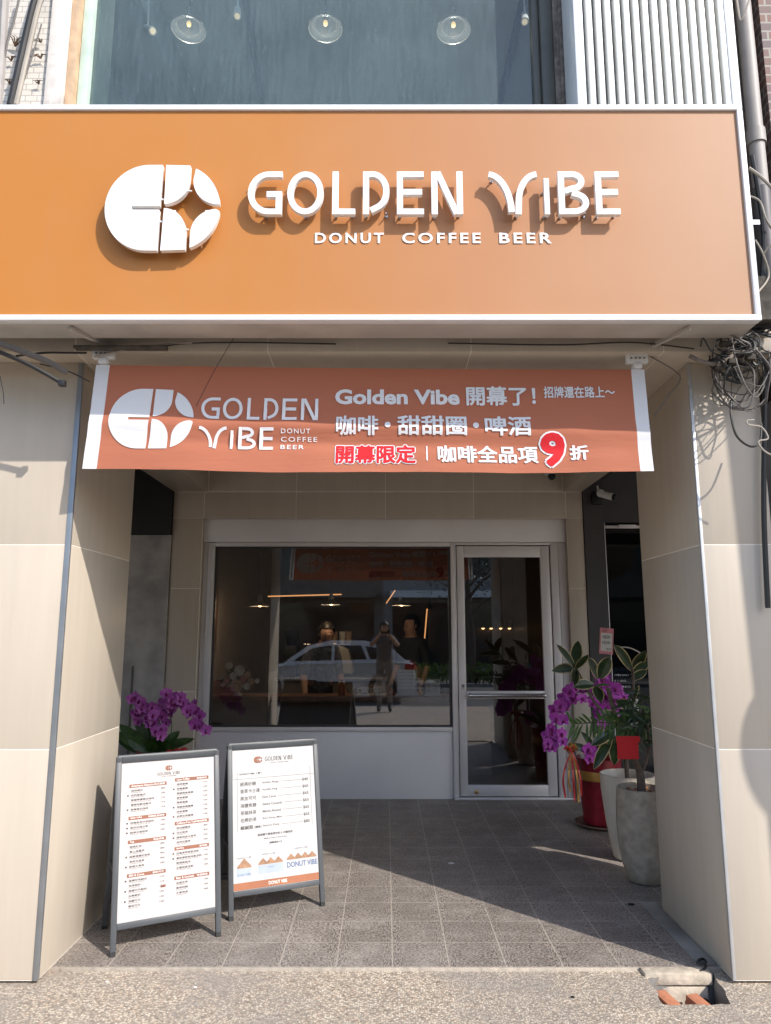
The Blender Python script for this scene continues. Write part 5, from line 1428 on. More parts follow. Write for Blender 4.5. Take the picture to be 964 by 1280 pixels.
mb.build("bark_chips", M("orange_bark_chips", (0.32, 0.13, 0.06), 0.85, 0.5, 40), t)
Q = lambda x, y, Y=4.5: at(x, y, Y)
mb = MB()
mb.tube(spline([(GC[0], GC[1], 0.46), Q(802, 985), Q(800, 965), Q(793, 945), Q(798, 925), Q(794, 905)], 5), [0.030 - 0.0007 * i for i in range(26)], 9)
mb.tube(spline([Q(801, 970), Q(808, 950), Q(812, 925), Q(806, 895)], 5), 0.010, 7)
mb.tube(spline([Q(797, 925), Q(780, 908), Q(755, 903), Q(715, 905)], 5), [0.010 - 0.0005 * i for i in range(16)], 6)
mb.build("trunk", m_bark, t)
mb = MB(); mb.open = True
P = spline([Q(800, 920), Q(782, 906, 4.45), Q(755, 903, 4.4), Q(716, 906, 4.35)], 8)
for i in range(3, len(P)):
    for s_ in (-1, 1):
        d = Vector((random.uniform(-0.55, -0.1), random.uniform(-0.4, 0.1), -0.9 if s_ > 0 else 0.35))
        leaf(mb, P[i], d, random.uniform(0.09, 0.16) * (1 - 0.3 * i / len(P)), 0.016, 0.1, 0, None, Vector((0, -1, 0)), 4, 0.05)
mb.build("fern_frond", m_fern, t, smooth=60)
mb = MB(); mb.open = True
for k in range(130):
    c = Q(random.gauss(799, 12), random.gauss(898, 18), 4.5 + random.uniform(-0.14, 0.14)); a = random.uniform(0, 6.28)
    leaf(mb, c, (math.cos(a), random.uniform(-0.5, 0.2), math.sin(a)), random.uniform(0.06, 0.12), random.uniform(0.012, 0.022), 0.3, k % 4 == 0 and 1 or 0, None, Vector((0, -1, 0.2)), 4, 0.1)
mb.build("leaves", [m_dleaf, m_fern], t, smooth=60)
c0, c1 = Q(771, 921, 4.36), Q(801, 949, 4.36)
mb = MB(); mb.box(c0.x, c1.x - 0.01, 4.36, 4.363, c1.z, c0.z); mb.box(c0.x - 0.005, c1.x, 4.355, 4.3585, c0.z - 0.03, c0.z + 0.004)
tag(mb.build("red_gift_tag", m_redpaper, origin=tuple(c0)), "red paper envelope tag hanging in the small potted tree", "tag")
mb = MB(); fnT = lambda u, w, d: (u, 4.3598 - d, w)
mb.text("福", (c0.x + 0.05, c0.x + 0.09, c1.z + 0.035, c1.z + 0.075), fnT, 0.0002)
# floor litter
for px, py, lab in ((564, 1079, "tiny pale paper scrap on the shaded porch tiles"), (789, 1130, "dark dry leaf on the tiles near the right pillar"), (716, 1246, "dark chewing gum spot on the sunlit gravel left of the pit"), (134, 1227, "dark spot on the gravel below the drinks board"), (244, 1234, "tiny dark pebble on the gravel in front of the boards")):
    v = at(px, py, 1.0); zz = 0.004 if py < 1200 else -0.009
    s_ = (zz - EYE) / (v.z - EYE); c = Vector((v.x * s_, s_, zz))
    mb = MB(); mb.ball(c, (0.022, 0.014, 0.004) if py < 1200 else (0.009, 0.007, 0.003), 0, 7, 5)
    tag(mb.build("floor_litter", m_cup if px < 700 else m_black, origin=tuple(c)), lab, "litter")

# ------------------------------------------------------------------ CAFE INTERIOR
IB = 10.6
t = thing("cafe_room", "dim taupe cafe interior behind the shop window", "room", (0, 8, 0))
mb = MB(); mb.box(-2.1, 2.1, SW + 0.26, IB, -0.1, 0.0); mb.build("floor", m_cafefloor, t)
mb = MB(); mb.box(-2.1, 2.1, SW + 0.15, IB, 2.7, 2.78); mb.build("ceiling", m_cafeceil, t)
mb = MB(); mb.box(-2.1, -1.75, SW + 0.22, IB, 0, 2.7); mb.box(-2.1, 2.1, IB, IB + 0.1, 0, 2.7); mb.build("walls", m_taupe, t)
mb = MB(); mb.box(1.72, 2.0, SW + 0.22, IB, 0, 2.7); mb.box(0.62, 1.72, 9.6, IB - 0.01, 0, 2.7); mb.build("panelling", m_brownpanel, t)
mb = MB(); mb.box(-1.745, -1.735, 7.2, 7.42, 1.25, 1.95); tag(mb.build("wall_mirror", m_wood, bevel=0.004, origin=(-1.74, 7.3, 1.25)), "narrow wood framed board on the left cafe wall", "frame")
t = thing("window_bar", "dark walnut bar shelf running along the shop window", "counter", (-0.5, 7.0, 0))
mb = MB(); mb.box(-1.74, 0.62, 6.80, 7.15, 0.81, 0.86); mb.build("bar_top", m_wood, t, bevel=0.004)
mb = MB(); mb.box(-1.74, 0.62, 7.10, 7.14, 0.0, 0.808); mb.build("bar_front", m_taupe, t)
t = thing("service_counter", "pale service counter deeper in the cafe", "counter", (-0.6, 8.3, 0))
mb = MB(); mb.box(-1.2, 0.0, 8.0, 8.6, 0.0, 0.92); mb.build("body", m_taupe, t)
mb = MB(); mb.box(-1.22, 0.02, 7.97, 8.62, 0.922, 0.96); mb.build("top", m_steel, t, bevel=0.004)
# coffee machine
t = thing("coffee_machine", "cream rounded espresso machine on the service counter", "coffee machine", (-0.65, 8.3, 0.96))
c0 = at(376, 808, 8.1); c1 = at(442, 850, 8.1)
prof = [(c0.x, 0.99), (c0.x + 0.02, 1.12), (c0.x + 0.06, 1.26), (c0.x + 0.12, 1.30), (c1.x - 0.12, 1.30), (c1.x - 0.06, 1.26), (c1.x - 0.02, 1.12), (c1.x, 0.99)]
mb = MB(); mb.prism(prof, lambda u, w, d: (u, 8.5 - d, w), 0, 0.42); mb.build("body", m_cream2, t, bevel=0.02)
mb = MB(); mb.box(c0.x + 0.03, c1.x - 0.03, 8.10, 8.48, 1.305, 1.32); mb.build("cup_rail", m_chrome, t, bevel=0.003)
mb = MB()
for k in (0.3, 0.6): x = c0.x + (c1.x - c0.x) * k; mb.tube([(x, 8.06, 1.14), (x, 7.95, 1.12)], 0.015, 8); mb.lathe([(0.035, 0), (0.035, 0.03)], (x, 8.04, 1.13), 12)
mb.build("portafilter", m_rubber, t)
for k, x in enumerate((405, 418, 428, 436)):
    c = at(x, 806, 8.25); mb = MB()
    for j in range(3): mb.lathe([(0.030, 0.0), (0.037, 0.075), (0.039, 0.078)], (c.x, 8.25, 1.322 + 0.028 * j), 14)
    tag(mb.build("paper_cup_stack", m_kraft if k % 2 else m_cup, origin=(c.x, 8.25, 1.322)), ["white cup stack at the left end of the espresso machine", "kraft cup stack second from the left on the espresso machine", "white cup stack second from the right on the espresso machine", "kraft cup stack at the right end of the espresso machine"][k], "cups", "cup stacks on the espresso machine")
t = thing("coffee_grinder", "dark coffee grinder left of the espresso machine", "grinder", (-1.08, 8.25, 0.96))
mb = MB(); mb.box(-1.15, -1.0, 8.15, 8.4, 0.962, 1.30); mb.build("body", m_black, t, bevel=0.01)
mb = MB(); mb.lathe([(0.05, 0), (0.09, 0.14), (0.09, 0.17), (0, 0.175)], (-1.075, 8.27, 1.302), 16); mb.build("hopper", m_carglass, t)
# pendants, LED bars
def cone_pendant(px, py, Y, lab):
    c = at(px, py, Y); t = thing("pendant_lamp", lab, "lamp", tuple(c), group="steel pendant lamps over the window bar")
    mb = MB(); mb.open = True; mb.lathe([(0.10, 0.0), (0.095, 0.008), (0.04, 0.035), (0.028, 0.05), (0.026, 0.085)], tuple(c), 24); mb.f = mb.f[:-2]; mb.m = mb.m[:-2]; mb.build("shade", m_steel, t)
    mb = MB(); mb.tube([c + Vector((0, 0, 0.085)), c + Vector((0, 0, 0.12))], [0.024, 0.012], 12); mb.build("cap", m_steel, t)
    mb = MB(); mb.tube([c + Vector((0, 0, 0.12)), (c.x, c.y, 2.699)], 0.005, 6); mb.build("cord", m_cable, t)
    lp = bpy.data.objects.new("pendant_light", bpy.data.lights.new("pendant_light", 'POINT')); COL.objects.link(lp)
    lp.data.energy = 1.5; lp.data.color = (1, 0.72, 0.45); lp.data.shadow_soft_size = 0.03; lp.parent = t; lp.location = (0, 0, -0.03)
    mb = MB(); mb.ball(c + Vector((0, 0, 0.02)), 0.025); mb.build("bulb", emit("dim_bulb", (1, 0.7, 0.4), 1.0) if not bpy.data.materials.get("dim_bulb") else bpy.data.materials["dim_bulb"], t)
cone_pendant(325, 758, 7.3, "steel cone pendant lamp at the left of the shop window")
cone_pendant(414, 756, 7.3, "steel cone pendant lamp in the middle of the shop window")
cone_pendant(502, 757, 7.3, "steel cone pendant lamp at the right of the shop window")
A_ = at(335, 745.5, 8.9); B_ = at(427, 743, 8.9)
mb = MB(); mb.bar(A_, B_, 0.014, 0.014); tag(mb.build("led_strip", m_led, origin=tuple(A_)), "long warm glowing light bar across the back of the cafe", "lamp")
A_ = at(483, 754, 8.9); B_ = at(494, 738, 9.3)
mb = MB(); mb.bar(A_, B_, 0.010, 0.010); tag(mb.build("led_strip", m_led, origin=tuple(A_)), "short slanting warm light bar right of the long one", "lamp")
A_ = at(530.5, 803, 8.6); B_ = at(534, 761, 8.6)
t = thing("lit_wall_panel", "dark wall panel edged with a warm vertical glowing strip", "panel", (A_.x, 8.6, 0))
mb = MB(); mb.bar(A_, B_, 0.012, 0.014); mb.build("glow_strip", m_led, t)
mb = MB(); mb.box(B_.x + 0.012, B_.x + 0.5, 8.62, 8.66, 0.9, B_.z); mb.build("panel", m_darkwall, t)
A_ = at(535, 888, 7.6); B_ = at(565, 888, 7.6)
t = thing("display_cabinet", "low lit wooden cabinet at the right end of the window bar", "cabinet", (A_.x, 7.6, 0))
mb = MB(); mb.bar(A_, B_, 0.012, 0.010); mb.build("glow_strip", m_led, t)
mb = MB(); mb.box(A_.x - 0.02, B_.x + 0.4, 7.62, 8.0, 0.0, A_.z); mb.build("body", m_kraft, t, bevel=0.004)
mb = MB()
for k, x in enumerate((604, 614, 626, 637)):
    c = at(x, 785, 9.55); t = thing("wall_lamp", ["brass wall lamp farthest left behind the door glass", "brass wall lamp second from left behind the door glass", "brass wall lamp third from left behind the door glass", "brass wall lamp farthest right behind the door glass"][k], "lamp", tuple(c), group="brass wall lamps behind the door")
    mb = MB(); mb.lathe([(0.02, 0.11), (0.028, 0.10), (0.05, 0.0)], tuple(c), 16); mb.tube([c + Vector((0, 0, 0.10)), c + Vector((0, 0.03, 0.14)), c + Vector((0, 0.049, 0.10))], 0.006, 6); mb.build("shade", m_brass, t)
    mb = MB(); mb.ball(c + Vector((0, 0, -0.004)), (0.02, 0.02, 0.014)); mb.build("bulb", emit("tiny_bulb", (1, 0.6, 0.25), 2.0) if not bpy.data.materials.get("tiny_bulb") else bpy.data.materials["tiny_bulb"], t)
# things on the window bar
BT = 0.8605
vx = at(297, 870, 6.92).x
t = thing("flower_vase", "white footed vase of cream and peach flowers on the window bar", "vase", (vx, 6.92, BT))
mb = MB(); mb.lathe([(0.045, 0.0), (0.04, 0.008), (0.018, 0.03), (0.02, 0.05), (0.05, 0.085), (0.055, 0.11), (0.045, 0.11), (0, 0.09)], (vx, 6.92, BT), 20); mb.build("vase", m_vase, t)
mb = MB(); mb.open = True
for k in range(60):
    a = random.uniform(0, 6.28); d = Vector((math.cos(a), random.uniform(-0.5, 0.5), abs(math.sin(a)) * 0.9 + 0.1)); leaf(mb, (vx, 6.92, BT + 0.12), d, random.uniform(0.10, 0.22), 0.03, 0.15, 0, None, Vector((0, -1, 0)), 3)
mb.build("foliage", m_dleaf, t, smooth=60)
for px, py, r, mt in ((300, 838, 0.042, m_fl2), (292, 845, 0.03, m_fl2), (287, 832, 0.028, m_fl2), (305, 848, 0.03, m_fl3), (314, 852, 0.028, m_fl1), (296, 857, 0.05, m_fl1), (284, 850, 0.025, m_fl3), (309, 858, 0.028, m_fl2), (304, 852, 0.026, m_fl3), (279, 855, 0.02, m_fl2), (322, 851, 0.02, m_fl2), (310, 843, 0.026, m_fl1)):
    c = at(px, py, 6.84 + random.uniform(-0.03, 0.03)); mb = MB(); mb.open = True
    for ring, (nn, rr) in enumerate(((8, 1.0), (6, 0.65))):
        for k in range(nn):
            a = 2 * math.pi * k / nn + ring * 0.4; leaf(mb, c, (math.cos(a), -0.35 - 0.5 * ring, math.sin(a)), r * 1.3 * rr, r * 1.0, 0, 0, None, Vector((0, -1, 0)), 3, 0.08, 0.5)
    mb.ball(c + Vector((0, -0.01, 0)), r * 0.3, 0, 7, 5)
    mb.build("blossom", mt, t, smooth=60)
mb = MB(); x0 = at(446, 870, 6.9).x; x1 = at(482, 870, 6.9).x; mb.box(x0, x1, 6.84, 7.0, BT, BT + 0.012)
tag(mb.build("serving_tray", m_cup, bevel=0.003, origin=(x0, 6.9, BT)), "small pale tray under two mugs on the window bar", "tray")
for k, px in enumerate((456, 472)):
    c = at(px, 865, 6.92); t = thing("mug", ["left white mug with a handle on the small tray", "right white mug with a handle on the small tray"][k], "mug", (c.x, 6.92, BT + 0.0125), group="mugs on the tray")
    mb = MB(); mb.lathe([(0, 0), (0.03, 0), (0.038, 0.015), (0.04, 0.06), (0.036, 0.06), (0.034, 0.015), (0, 0.01)], (c.x, 6.92, BT + 0.0125), 18); mb.build("cup", m_cup, t)
    mb = MB(); mb.tube([(c.x - 0.036 + 0.026 * math.cos(a) - 0.008, 6.92, BT + 0.045 + 0.018 * math.sin(a)) for a in [R(q) for q in range(90, 275, 20)]], 0.005, 6); mb.build("handle", m_cup, t)
for px, h, mt, lab in ((427, 0.11, m_amber, "red brown bottle left of the tray on the window bar"), (489, 0.05, m_amber, "small amber jar between the tray and the taller menu card"), (527, 0.05, m_gold, "small gold jar between the two menu cards")):
    c = at(px, 868, 6.92); t = thing("bottle", lab, "bottle", (c.x, 6.92, BT))
    mb = MB(); mb.lathe([(0, 0), (0.03, 0), (0.032, 0.01), (0.032, h * 0.75), (0.015, h), (0.013, h + 0.02), (0, h + 0.02)], (c.x, 6.92, BT), 16); mb.build("body", mt, t)
    mb = MB(); mb.lathe([(0.014, 0), (0.014, 0.015), (0, 0.016)], (c.x, 6.92, BT + h + 0.0205), 12); mb.build("cap", m_black, t)
for a, b, lab, hh in (((497, 871), (521, 837), "taller upright menu card leaning on the window bar", 0.24), ((532, 869), (550, 849), "shorter upright menu card at the right of the window bar", 0.15)):
    A_ = at(*a, 6.86); B_ = at(*b, 6.86); t = thing("menu_card", lab, "menu card", (A_.x, 6.86, BT))
    mb = MB(); mb.box(A_.x, B_.x, 6.86, 6.863, BT, B_.z); mb.build("card", m_paper, t)
    mb = MB(); mb.box(A_.x - 0.01, B_.x + 0.01, 6.85, 6.88, BT - 0.0003, BT + 0.012); mb.build("stand", m_cup, t)
    fnC = lambda u, w, d: (u, 6.8598 - d, w); mb = MB(); mb.open = True
    for k in range(6):
        z = B_.z - 0.03 - k * (B_.z - BT - 0.05) / 6; mb.text("經典咖啡   90   甜甜圈   65", (A_.x + 0.012, B_.x - 0.012, z, z + 0.008), fnC, 0.0004)
    mb.build("lettering", m_ink, t, smooth=0)
def stool(x, y, lab):
    t = thing("bar_stool", lab, "stool", (x, y, 0), group="stools under the window bar")
    mb = MB(); mb.lathe([(0, 0.62), (0.15, 0.62), (0.16, 0.635), (0.16, 0.65), (0, 0.66)], (x, y, 0), 24); mb.build("seat", m_wood, t)
    for sx, sy in ((1, 1), (1, -1), (-1, 1), (-1, -1)):
        mb = MB(); mb.tube([(x + 0.10 * sx, y + 0.10 * sy, 0.62), (x + 0.17 * sx, y + 0.17 * sy, 0.0)], 0.011, 8); mb.build("leg", m_black, t)
    mb = MB(); mb.tube([(x + 0.145 * math.cos(a), y + 0.145 * math.sin(a), 0.25) for a in [R(q) for q in range(0, 361, 20)]], 0.008, 6); mb.build("foot_ring", m_black, t)
stool(-0.95, 7.5, "left dark round stool behind the window bar"); stool(-0.1, 7.5, "right dark round stool behind the window bar")

# ------------------------------------------------------------------ PEOPLE (inside the cafe, and the photographer who shows in the glass)
def person(label, loc, rotz, J, cloth, hair=True, cap=None):
    """J: joint positions in the local frame (x right, y forward is -Y local, z up)"""
    bones = [('pelvis', 'belly', 0), ('belly', 'chest', 0), ('chest', 'neck', 0), ('neck', 'chin', 2), ('chin', 'crown', 2)]
    for s in ('l', 'r'):
        bones += [('chest', 'sh' + s, 0), ('sh' + s, 'el' + s, 0), ('el' + s, 'wr' + s, 2), ('wr' + s, 'pa' + s, 2), ('pelvis', 'hip' + s, 1), ('hip' + s, 'kn' + s, 1), ('kn' + s, 'an' + s, 1), ('an' + s, 'toe' + s, 3)]
    rad = dict(pelvis=(.15, .11), belly=(.135, .10), chest=(.155, .11), neck=(.055, .055), chin=(.072, .082), crown=(.072, .085))
    for s in ('l', 'r'): rad.update({'sh' + s: (.065, .065), 'el' + s: (.042, .042), 'wr' + s: (.028, .03), 'pa' + s: (.036, .022), 'hip' + s: (.088, .092), 'kn' + s: (.058, .06), 'an' + s: (.042, .045), 'toe' + s: (.04, .032)})
    names = list(J); idx = {n_: i for i, n_ in enumerate(names)}
    me = bpy.data.meshes.new("body"); me.from_pydata([J[n_] for n_ in names], [(idx[a], idx[b]) for a, b, _ in bones], [])
    o = bpy.data.objects.new("body", me); COL.objects.link(o)
    o.modifiers.new("skin", 'SKIN'); sd = o.modifiers.new("sub", 'SUBSURF'); sd.levels = 2
    for n_, i in idx.items():
        sv = me.skin_vertices[0].data[i]; sv.radius = rad[n_]; sv.use_root = (n_ == 'pelvis')
    dg = bpy.context.evaluated_depsgraph_get(); dg.update()
    ev = bpy.data.meshes.new_from_object(o.evaluated_get(dg)); bpy.data.objects.remove(o)
    segs = [(Vector(J[a]), Vector(J[b]), m_) for a, b, m_ in bones]
    Mx = Matrix.Translation(Vector(loc)) @ Matrix.Rotation(rotz, 4, 'Z')
    mb = MB(); vs = [v.co.copy() for v in ev.vertices]; 
    mb.v = [tuple(Mx @ v) for v in vs]
    for p in ev.polygons:
        c = p.center; best = (9, 0)
        for a, b, m_ in segs:
            q = max(0, min(1, (c - a).dot(b - a) / (b - a).length_squared)); dd = (c - (a + (b - a) * q)).length
            if dd < best[0]: best = (dd, m_)
        mb.f.append(tuple(p.vertices)); mb.m.append(best[1])
    hd = (Vector(J['chin']) + Vector(J['crown'])) / 2
    fw = Vector((0, -1, 0))
    mb.ball(Mx @ (hd + Vector((0, .012, .010))), (.076, .090, .100), 2, 18, 12)
    mb.ball(Mx @ (hd + Vector((0, -0.098, -0.005))), (.012, .018, .02), 2, 8, 6)
    for sx in (-1, 1):
        mb.ball(Mx @ (hd + Vector((sx * .032, -0.082, .02))), (.008, .006, .005), 4, 8, 6)
        mb.ball(Mx @ (hd + Vector((sx * .078, .0, .0))), (.01, .018, .028), 2, 8, 6)
    mb.ball(Mx @ (hd + Vector((0, -0.086, -.05))), (.022, .008, .006), 2, 8, 6)
    for s, sx in (('l', -1), ('r', 1)):
        w = Vector(J['wr' + s]); pa = Vector(J['pa' + s]); d = (pa - w).normalized(); sd_ = d.cross(Vector((0, 1, 0.3))).normalized()
        for k, ln in enumerate((.068, .078, .072, .056)):
            b = pa + d * .015 + sd_ * (.016 * (k - 1.5)); cv = Vector((-sx * .02, -.012, 0))
            mb.tube([Mx @ b, Mx @ (b + d * ln * .5 + cv * .4), Mx @ (b + d * ln + cv)], [.009, .0085, .006], 7, 2)
        b = w + d * .03; mb.tube([Mx @ b, Mx @ (b + d * .03 + sd_ * .035), Mx @ (b + d * .065 + sd_ * .04)], [.011, .010, .007], 7, 2)
    bpy.data.meshes.remove(ev)
    t = thing("person", label, "person", loc, rotz)
    ROOT[t.name] = Mx
    mb.build("body", [cloth[0], cloth[1], m_skin, m_shoe, m_black], t, smooth=180)
    if hair:
        mb = MB(); V_ = MB(); V_.ball(tuple(hd + Vector((0, .024, .030))), (.094, .112, .112), 0, 24, 18)
        keep = [i for i, f in enumerate(V_.f) if not (sum(V_.v[j][1] for j in f) / len(f) - hd.y < -0.02 and sum(V_.v[j][2] for j in f) / len(f) - hd.z < 0.065) and sum(V_.v[j][2] for j in f) / len(f) - hd.z > -0.06]
        mb.v = [tuple(Mx @ Vector(v)) for v in V_.v]; mb.f = [V_.f[i] for i in keep]; mb.m = [0] * len(keep)
        mb.build("hair", m_hair, t)
    return t
def stand_pose(z=0.0, arms=None, bend=0.0, h=1.66):
    k = h / 1.70
    J = dict(pelvis=(0, 0, .94), belly=(0, .0 - bend * .06, 1.12), chest=(0, .01 - bend * .16, 1.33), neck=(0, .01 - bend * .25, 1.47), chin=(0, -.015 - bend * .32, 1.55), crown=(0, -.01 - bend * .36, 1.64))
    for s, sx in (('l', -1), ('r', 1)):
        J['sh' + s] = (sx * .165, .01 - bend * .18, 1.40); J['hip' + s] = (sx * .09, 0, .90); J['kn' + s] = (sx * .10, -.01, .50); J['an' + s] = (sx * .105, .02, .08); J['toe' + s] = (sx * .115, -.12, .03)
        J['el' + s] = (sx * .22, .03 - bend * .2, 1.12); J['wr' + s] = (sx * .23, -.10 - bend * .2, .92); J['pa' + s] = (sx * .23, -.15 - bend * .2, .86)
    if arms: J.update(arms)
    return {n_: (p[0] * k, p[1] * k, p[2] * k) for n_, p in J.items()}
# photographer: faces the shop (local -Y turned to +Y), both hands raised to the phone
arms = {'ell': (-.27, -.14, 1.26), 'wrl': (-.10, -.30, 1.46), 'pal': (-.075, -.335, 1.50), 'elr': (.27, -.14, 1.26), 'wrr': (.10, -.30, 1.46), 'par': (.075, -.335, 1.50)}
PZ = -0.012
person("photographer in a grey patterned shirt holding a phone up with both hands", (-0.02, -0.43, PZ), math.pi, stand_pose(arms=arms, h=1.63), (m_tee, m_trous))
mb = MB(); mb.box(-0.085, 0.085, -0.075, -0.066, 1.415, 1.49)
tag(mb.build("phone", m_black, bevel=0.003, origin=(0, -0.07, 1.45)), "black phone held up sideways by the photographer", "phone")
person("barista in dark clothes standing at the right behind the window bar", (at(514, 830, 8.2).x, 8.2, 0), R(-40), stand_pose(h=1.62), (m_blackcloth, m_blackcloth))
person("dark haired worker in grey leaning over the window bar behind the board reflections", (at(397, 840, 7.6).x, 7.75, 0), R(20), stand_pose(bend=0.9, h=1.52), (m_tee, m_blackcloth))

# ------------------------------------------------------------------ STREET BEHIND THE VIEWER (seen as reflections)
def car(label, cx, cy, z0):
    t = thing("parked_car", label, "car", (cx, cy, z0))
    # rear to the right (+x); y faces: near side towards the shop at cy+0.86
    lower = [(-2.15, .30), (-2.17, .55), (-2.05, .72), (-1.1, .84), (-0.5, .90), (1.6, .93), (1.98, .90), (2.05, .60), (2.02, .32)]
    mb = MB(); 
    prof = [(x, z) for x, z in lower]
    def sec(w): return [(cx + x, cy + w, z0 + z) for x, z in prof]
    n = len(prof); W = [(-.86, 1), (-.80, 1), (.80, 1), (.86, 1)]
    V_ = []
    for w, _ in ((-.82, 0), (-.87, 0), (.87, 0), (.82, 0)):
        ins = 0.0 if abs(w) < .85 else 0.04
        for x, z in prof: V_.append((cx + x * (1 if ins == 0 else .985), cy + w, z0 + (z if ins == 0 else .34 + (z - .34) * .93)))
    F = [(i * n + k, i * n + (k + 1) % n, (i + 1) * n + (k + 1) % n, (i + 1) * n + k) for i in range(3) for k in range(n)] + [tuple(range(n - 1, -1, -1)), tuple(3 * n + k for k in range(n))]
    mb.add(V_, F); mb.build("body", m_carpaint, t, bevel=0.02)
    roof = [(-1.05, .86), (-0.45, 1.26), (0.0, 1.36), (0.8, 1.36), (1.45, 1.24), (1.85, .92)]
    n = len(roof); V_ = []
    for w in (-.78, -.62, .62, .78):
        hi = abs(w) < .7
        for x, z in roof: V_.append((cx + x, cy + (w if z > 0.95 else w * 1.03) , z0 + (z if hi else .9 + (z - .9) * .62)))
    # cabin: side walls lean inwards
    V_ = []
    for w0, w1 in ((-.80, -.60), (.80, .60)):
        for x, z in roof: q = (z - .86) / .5; V_.append((cx + x, cy + w0 + (w1 - w0) * q, z0 + z))
    F = [(k, k + 1, n + k + 1, n + k) for k in range(n - 1)] + [tuple(range(n)), tuple(range(2 * n - 1, n - 1, -1))]
    mb = MB(); mb.add(V_, F); mb.build("cabin", m_carpaint, t, bevel=0.02)
    for s in (1, -1):
        for poly in ([(-.78, .93), (-.36, 1.21), (.02, 1.28), (.10, 1.28), (.10, .95)], [(.17, .95), (.17, 1.28), (.78, 1.28), (.92, .97)], [(1.0, .97), (.88, 1.27), (1.32, 1.19), (1.55, .98)]):
            mb = MB(); mb.open = True
            mb.add([(cx + x, cy + s * (.81 - .20 * (z - .86) / .5), z0 + z) for x, z in poly], [tuple(range(len(poly)))]); mb.build("side_window", m_carglass, t, smooth=0)
        mb = MB(); mb.box(cx + 1.80, cx + 2.06, cy + s * .60 - .15, cy + s * .60 + .29 * (s > 0) + .15 * (s < 0) - .02 * 0, z0 + .74, z0 + .86)
        mb.build("tail_light", m_tail, t, bevel=0.01)
        for x in (-1.35, 1.28):
            mb = MB(); mb.lathe([(.31, -.1), (.33, -.08), (.33, .08), (.31, .1)], (cx + x, cy + s * .80, z0 + .32), 28, axis='Y'); wh = mb.build("wheel", m_tyre, t)
            mb = MB(); mb.lathe([(.21, 0), (.20, .012 * s), (.05, .02 * s)], (cx + x, cy + s * .902, z0 + .32), 20, axis='Y'); mb.build("rim", m_steel, wh)
    mb = MB(); mb.open = True; mb.add([(cx + 1.50, cy - .52, z0 + 1.215), (cx + 1.50, cy + .52, z0 + 1.215), (cx + 1.83, cy + .72, z0 + .95), (cx + 1.83, cy - .72, z0 + .95)], [(0, 1, 2, 3)])
    mb.build("rear_window", m_carglass, t, smooth=0)
car("white hatchback parked at the kerb, reflected in the shop window", -1.35, -4.3, -0.14)
random.seed(3)
def hedge(x0, x1, y, lab):
    mb = MB(); mb.open = True
    for k in range(int((x1 - x0) * 260)):
        c = Vector((random.uniform(x0, x1), y + random.uniform(-.3, .3), random.uniform(0.0, .5)))
        a = random.uniform(0, 6.28); leaf(mb, c, (math.cos(a), random.uniform(-.6, .6), math.sin(a) + .3), .12, .06, .1, 0, None, Vector((0, 1, .3)), 2)
    o = mb.build("hedge", m_hedge, smooth=0, origin=((x0 + x1) / 2, y, 0)); tag(o, lab, "hedge")
hedge(-7, 3.5, -8.85, "low sunlit green hedge on the street median")
def tree(x, y, h, lab):
    t = thing("street_tree", lab, "tree", (x, y, -.05), group="street trees opposite")
    mb = MB(); mb.tube(spline([(x, y, -.05), (x + .05, y, h * .25), (x - .08, y + .05, h * .5), (x, y, h * .75)], 5), [.13 - .006 * i for i in range(16)], 9)
    tips = []
    for k in range(9):
        a = k * 2.4; b = Vector((x, y, h * (.40 + .035 * k))); e = b + Vector((math.cos(a) * 1.2, math.sin(a) * 1.0, .7)); tips.append(e)
        mb.tube(spline([b, (b + e) / 2 + Vector((0, 0, .12)), e], 4), [.05 - .004 * i for i in range(9)], 6)
    mb.build("trunk", m_bark, t)
    mb = MB(); mb.open = True
    for k in range(900):
        c = random.choice(tips) + Vector((random.gauss(0, .4), random.gauss(0, .4), random.gauss(0.15, .35))); a = random.uniform(0, 6.28)
        leaf(mb, c, (math.cos(a), math.sin(a), random.uniform(-.5, .5)), .15, .08, .2, 0, None, Vector((0, 0, 1)), 2)
    mb.build("crown", m_dleaf, t, smooth=0)
tree(2.6, -8.8, 5.0, "street tree with bare lower branches on the median, right of the car reflection")
tree(-6.2, -8.9, 5.2, "street tree with bare lower branches on the median, far left")
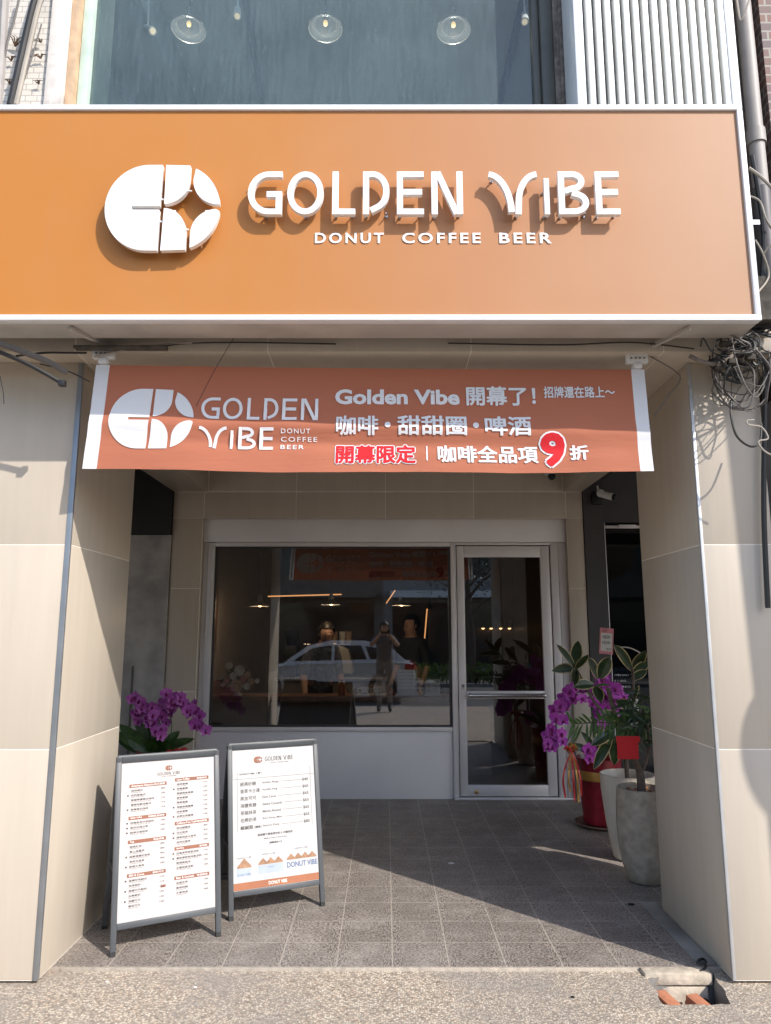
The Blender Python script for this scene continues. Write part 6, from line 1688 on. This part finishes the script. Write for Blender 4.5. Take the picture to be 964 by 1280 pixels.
def street_house(x0, x1, z1, mt, cols, rows, lab):
    t = thing("street_building", lab, "building", ((x0 + x1) / 2, -18, 0))
    mb = MB(); mb.box(x0, x1, -26, -18, -.1, z1); mb.build("walls", mt, t)
    mb = MB(); mb.box(x0 + .3, x1 - .3, -18.0 + .02, -17.2, 2.9, 3.2); mb.build("awning", m_white if cols == 3 else m_street2, t)
    mb = MB(); mb.box(x0 + .4, x1 - .4, -17.99, -17.95, 0.0, 2.7); mb.build("shopfront", m_carglass, t)
    w = (x1 - x0) / cols
    for i in range(cols):
        for j in range(rows):
            mb = MB(); a = x0 + w * (i + .2); mb.box(a, a + w * .6, -17.99, -17.94, 3.9 + 3.1 * j, 5.6 + 3.1 * j); f = mb.build("window", m_winframe, t)
            mb = MB(); mb.box(a + .06, a + w * .6 - .06, -17.938, -17.93, 3.96 + 3.1 * j, 5.54 + 3.1 * j); mb.build("pane", m_carglass, f)
street_house(-16, -7.1, 6.6, m_street1, 3, 1, "grey row building across the street, leftmost in the reflections")
street_house(-7, -0.1, 7.0, m_street2, 4, 1, "brown row building across the street, behind the car")
street_house(-0.095, 7.9, 6.4, m_street1, 3, 1, "grey row building across the street with a white awning, right of the brown one")
street_house(8, 18, 6.8, m_street2, 4, 1, "brown row building across the street, rightmost")
t = thing("traffic_light", "traffic light pole showing red across the street", "traffic light", (-4.0, -10.0, -.05))
mb = MB(); mb.tube([(-4.0, -10, -.05), (-4.0, -10, 3.4)], .05, 10); mb.build("pole", m_pipe, t)
mb = MB(); mb.box(-4.15, -3.85, -9.95, -9.75, 1.7, 2.5); mb.build("housing", m_black, t, bevel=0.02)
mb = MB(); mb.lathe([(.10, 0), (.09, .03), (0, .035)], (-4.0, -9.748, 2.28), 16, axis='Y'); mb.ball((-4.0, -9.74, 1.95), (.05, .01, .10), 0); mb.build("lamp", m_redlamp, t)
# utility pole with a round traffic mirror right of the shop; their shade falls on the right pillar
def along(x, z, Y):
    s_ = (PF - Y) / (-SUN_DIR.y); return Vector((x + SUN_DIR.x * s_, Y, z + SUN_DIR.z * s_))
t = thing("utility_pole", "grey concrete utility pole with a round mirror beside the pavement", "pole", (along(1.84, 0, 2.0).x, 2.0, 0))
a = along(1.90, 0.0, 2.0); b = along(1.80, 2.4, 2.0)
dirv = (b - a).normalized(); base = a - dirv * (a.z / dirv.z)
mb = MB(); mb.tube([base, base + dirv * 4.1], [.17, .12], 18); mb.build("shaft", m_conc, t)
c = along(1.99, .92, 1.82)
mb = MB(); mb.lathe([(0, -.02), (.38, -.02), (.42, 0.0), (.42, .03), (0, .05)], (c.x, c.y, c.z), 36, axis='Y'); mb.build("mirror", m_street2, t)
mb = MB(); mb.tube([(c.x, c.y + .03, c.z), (c.x - .02, 1.95, c.z)], .02, 8); mb.build("mirror_arm", m_pipe, t)
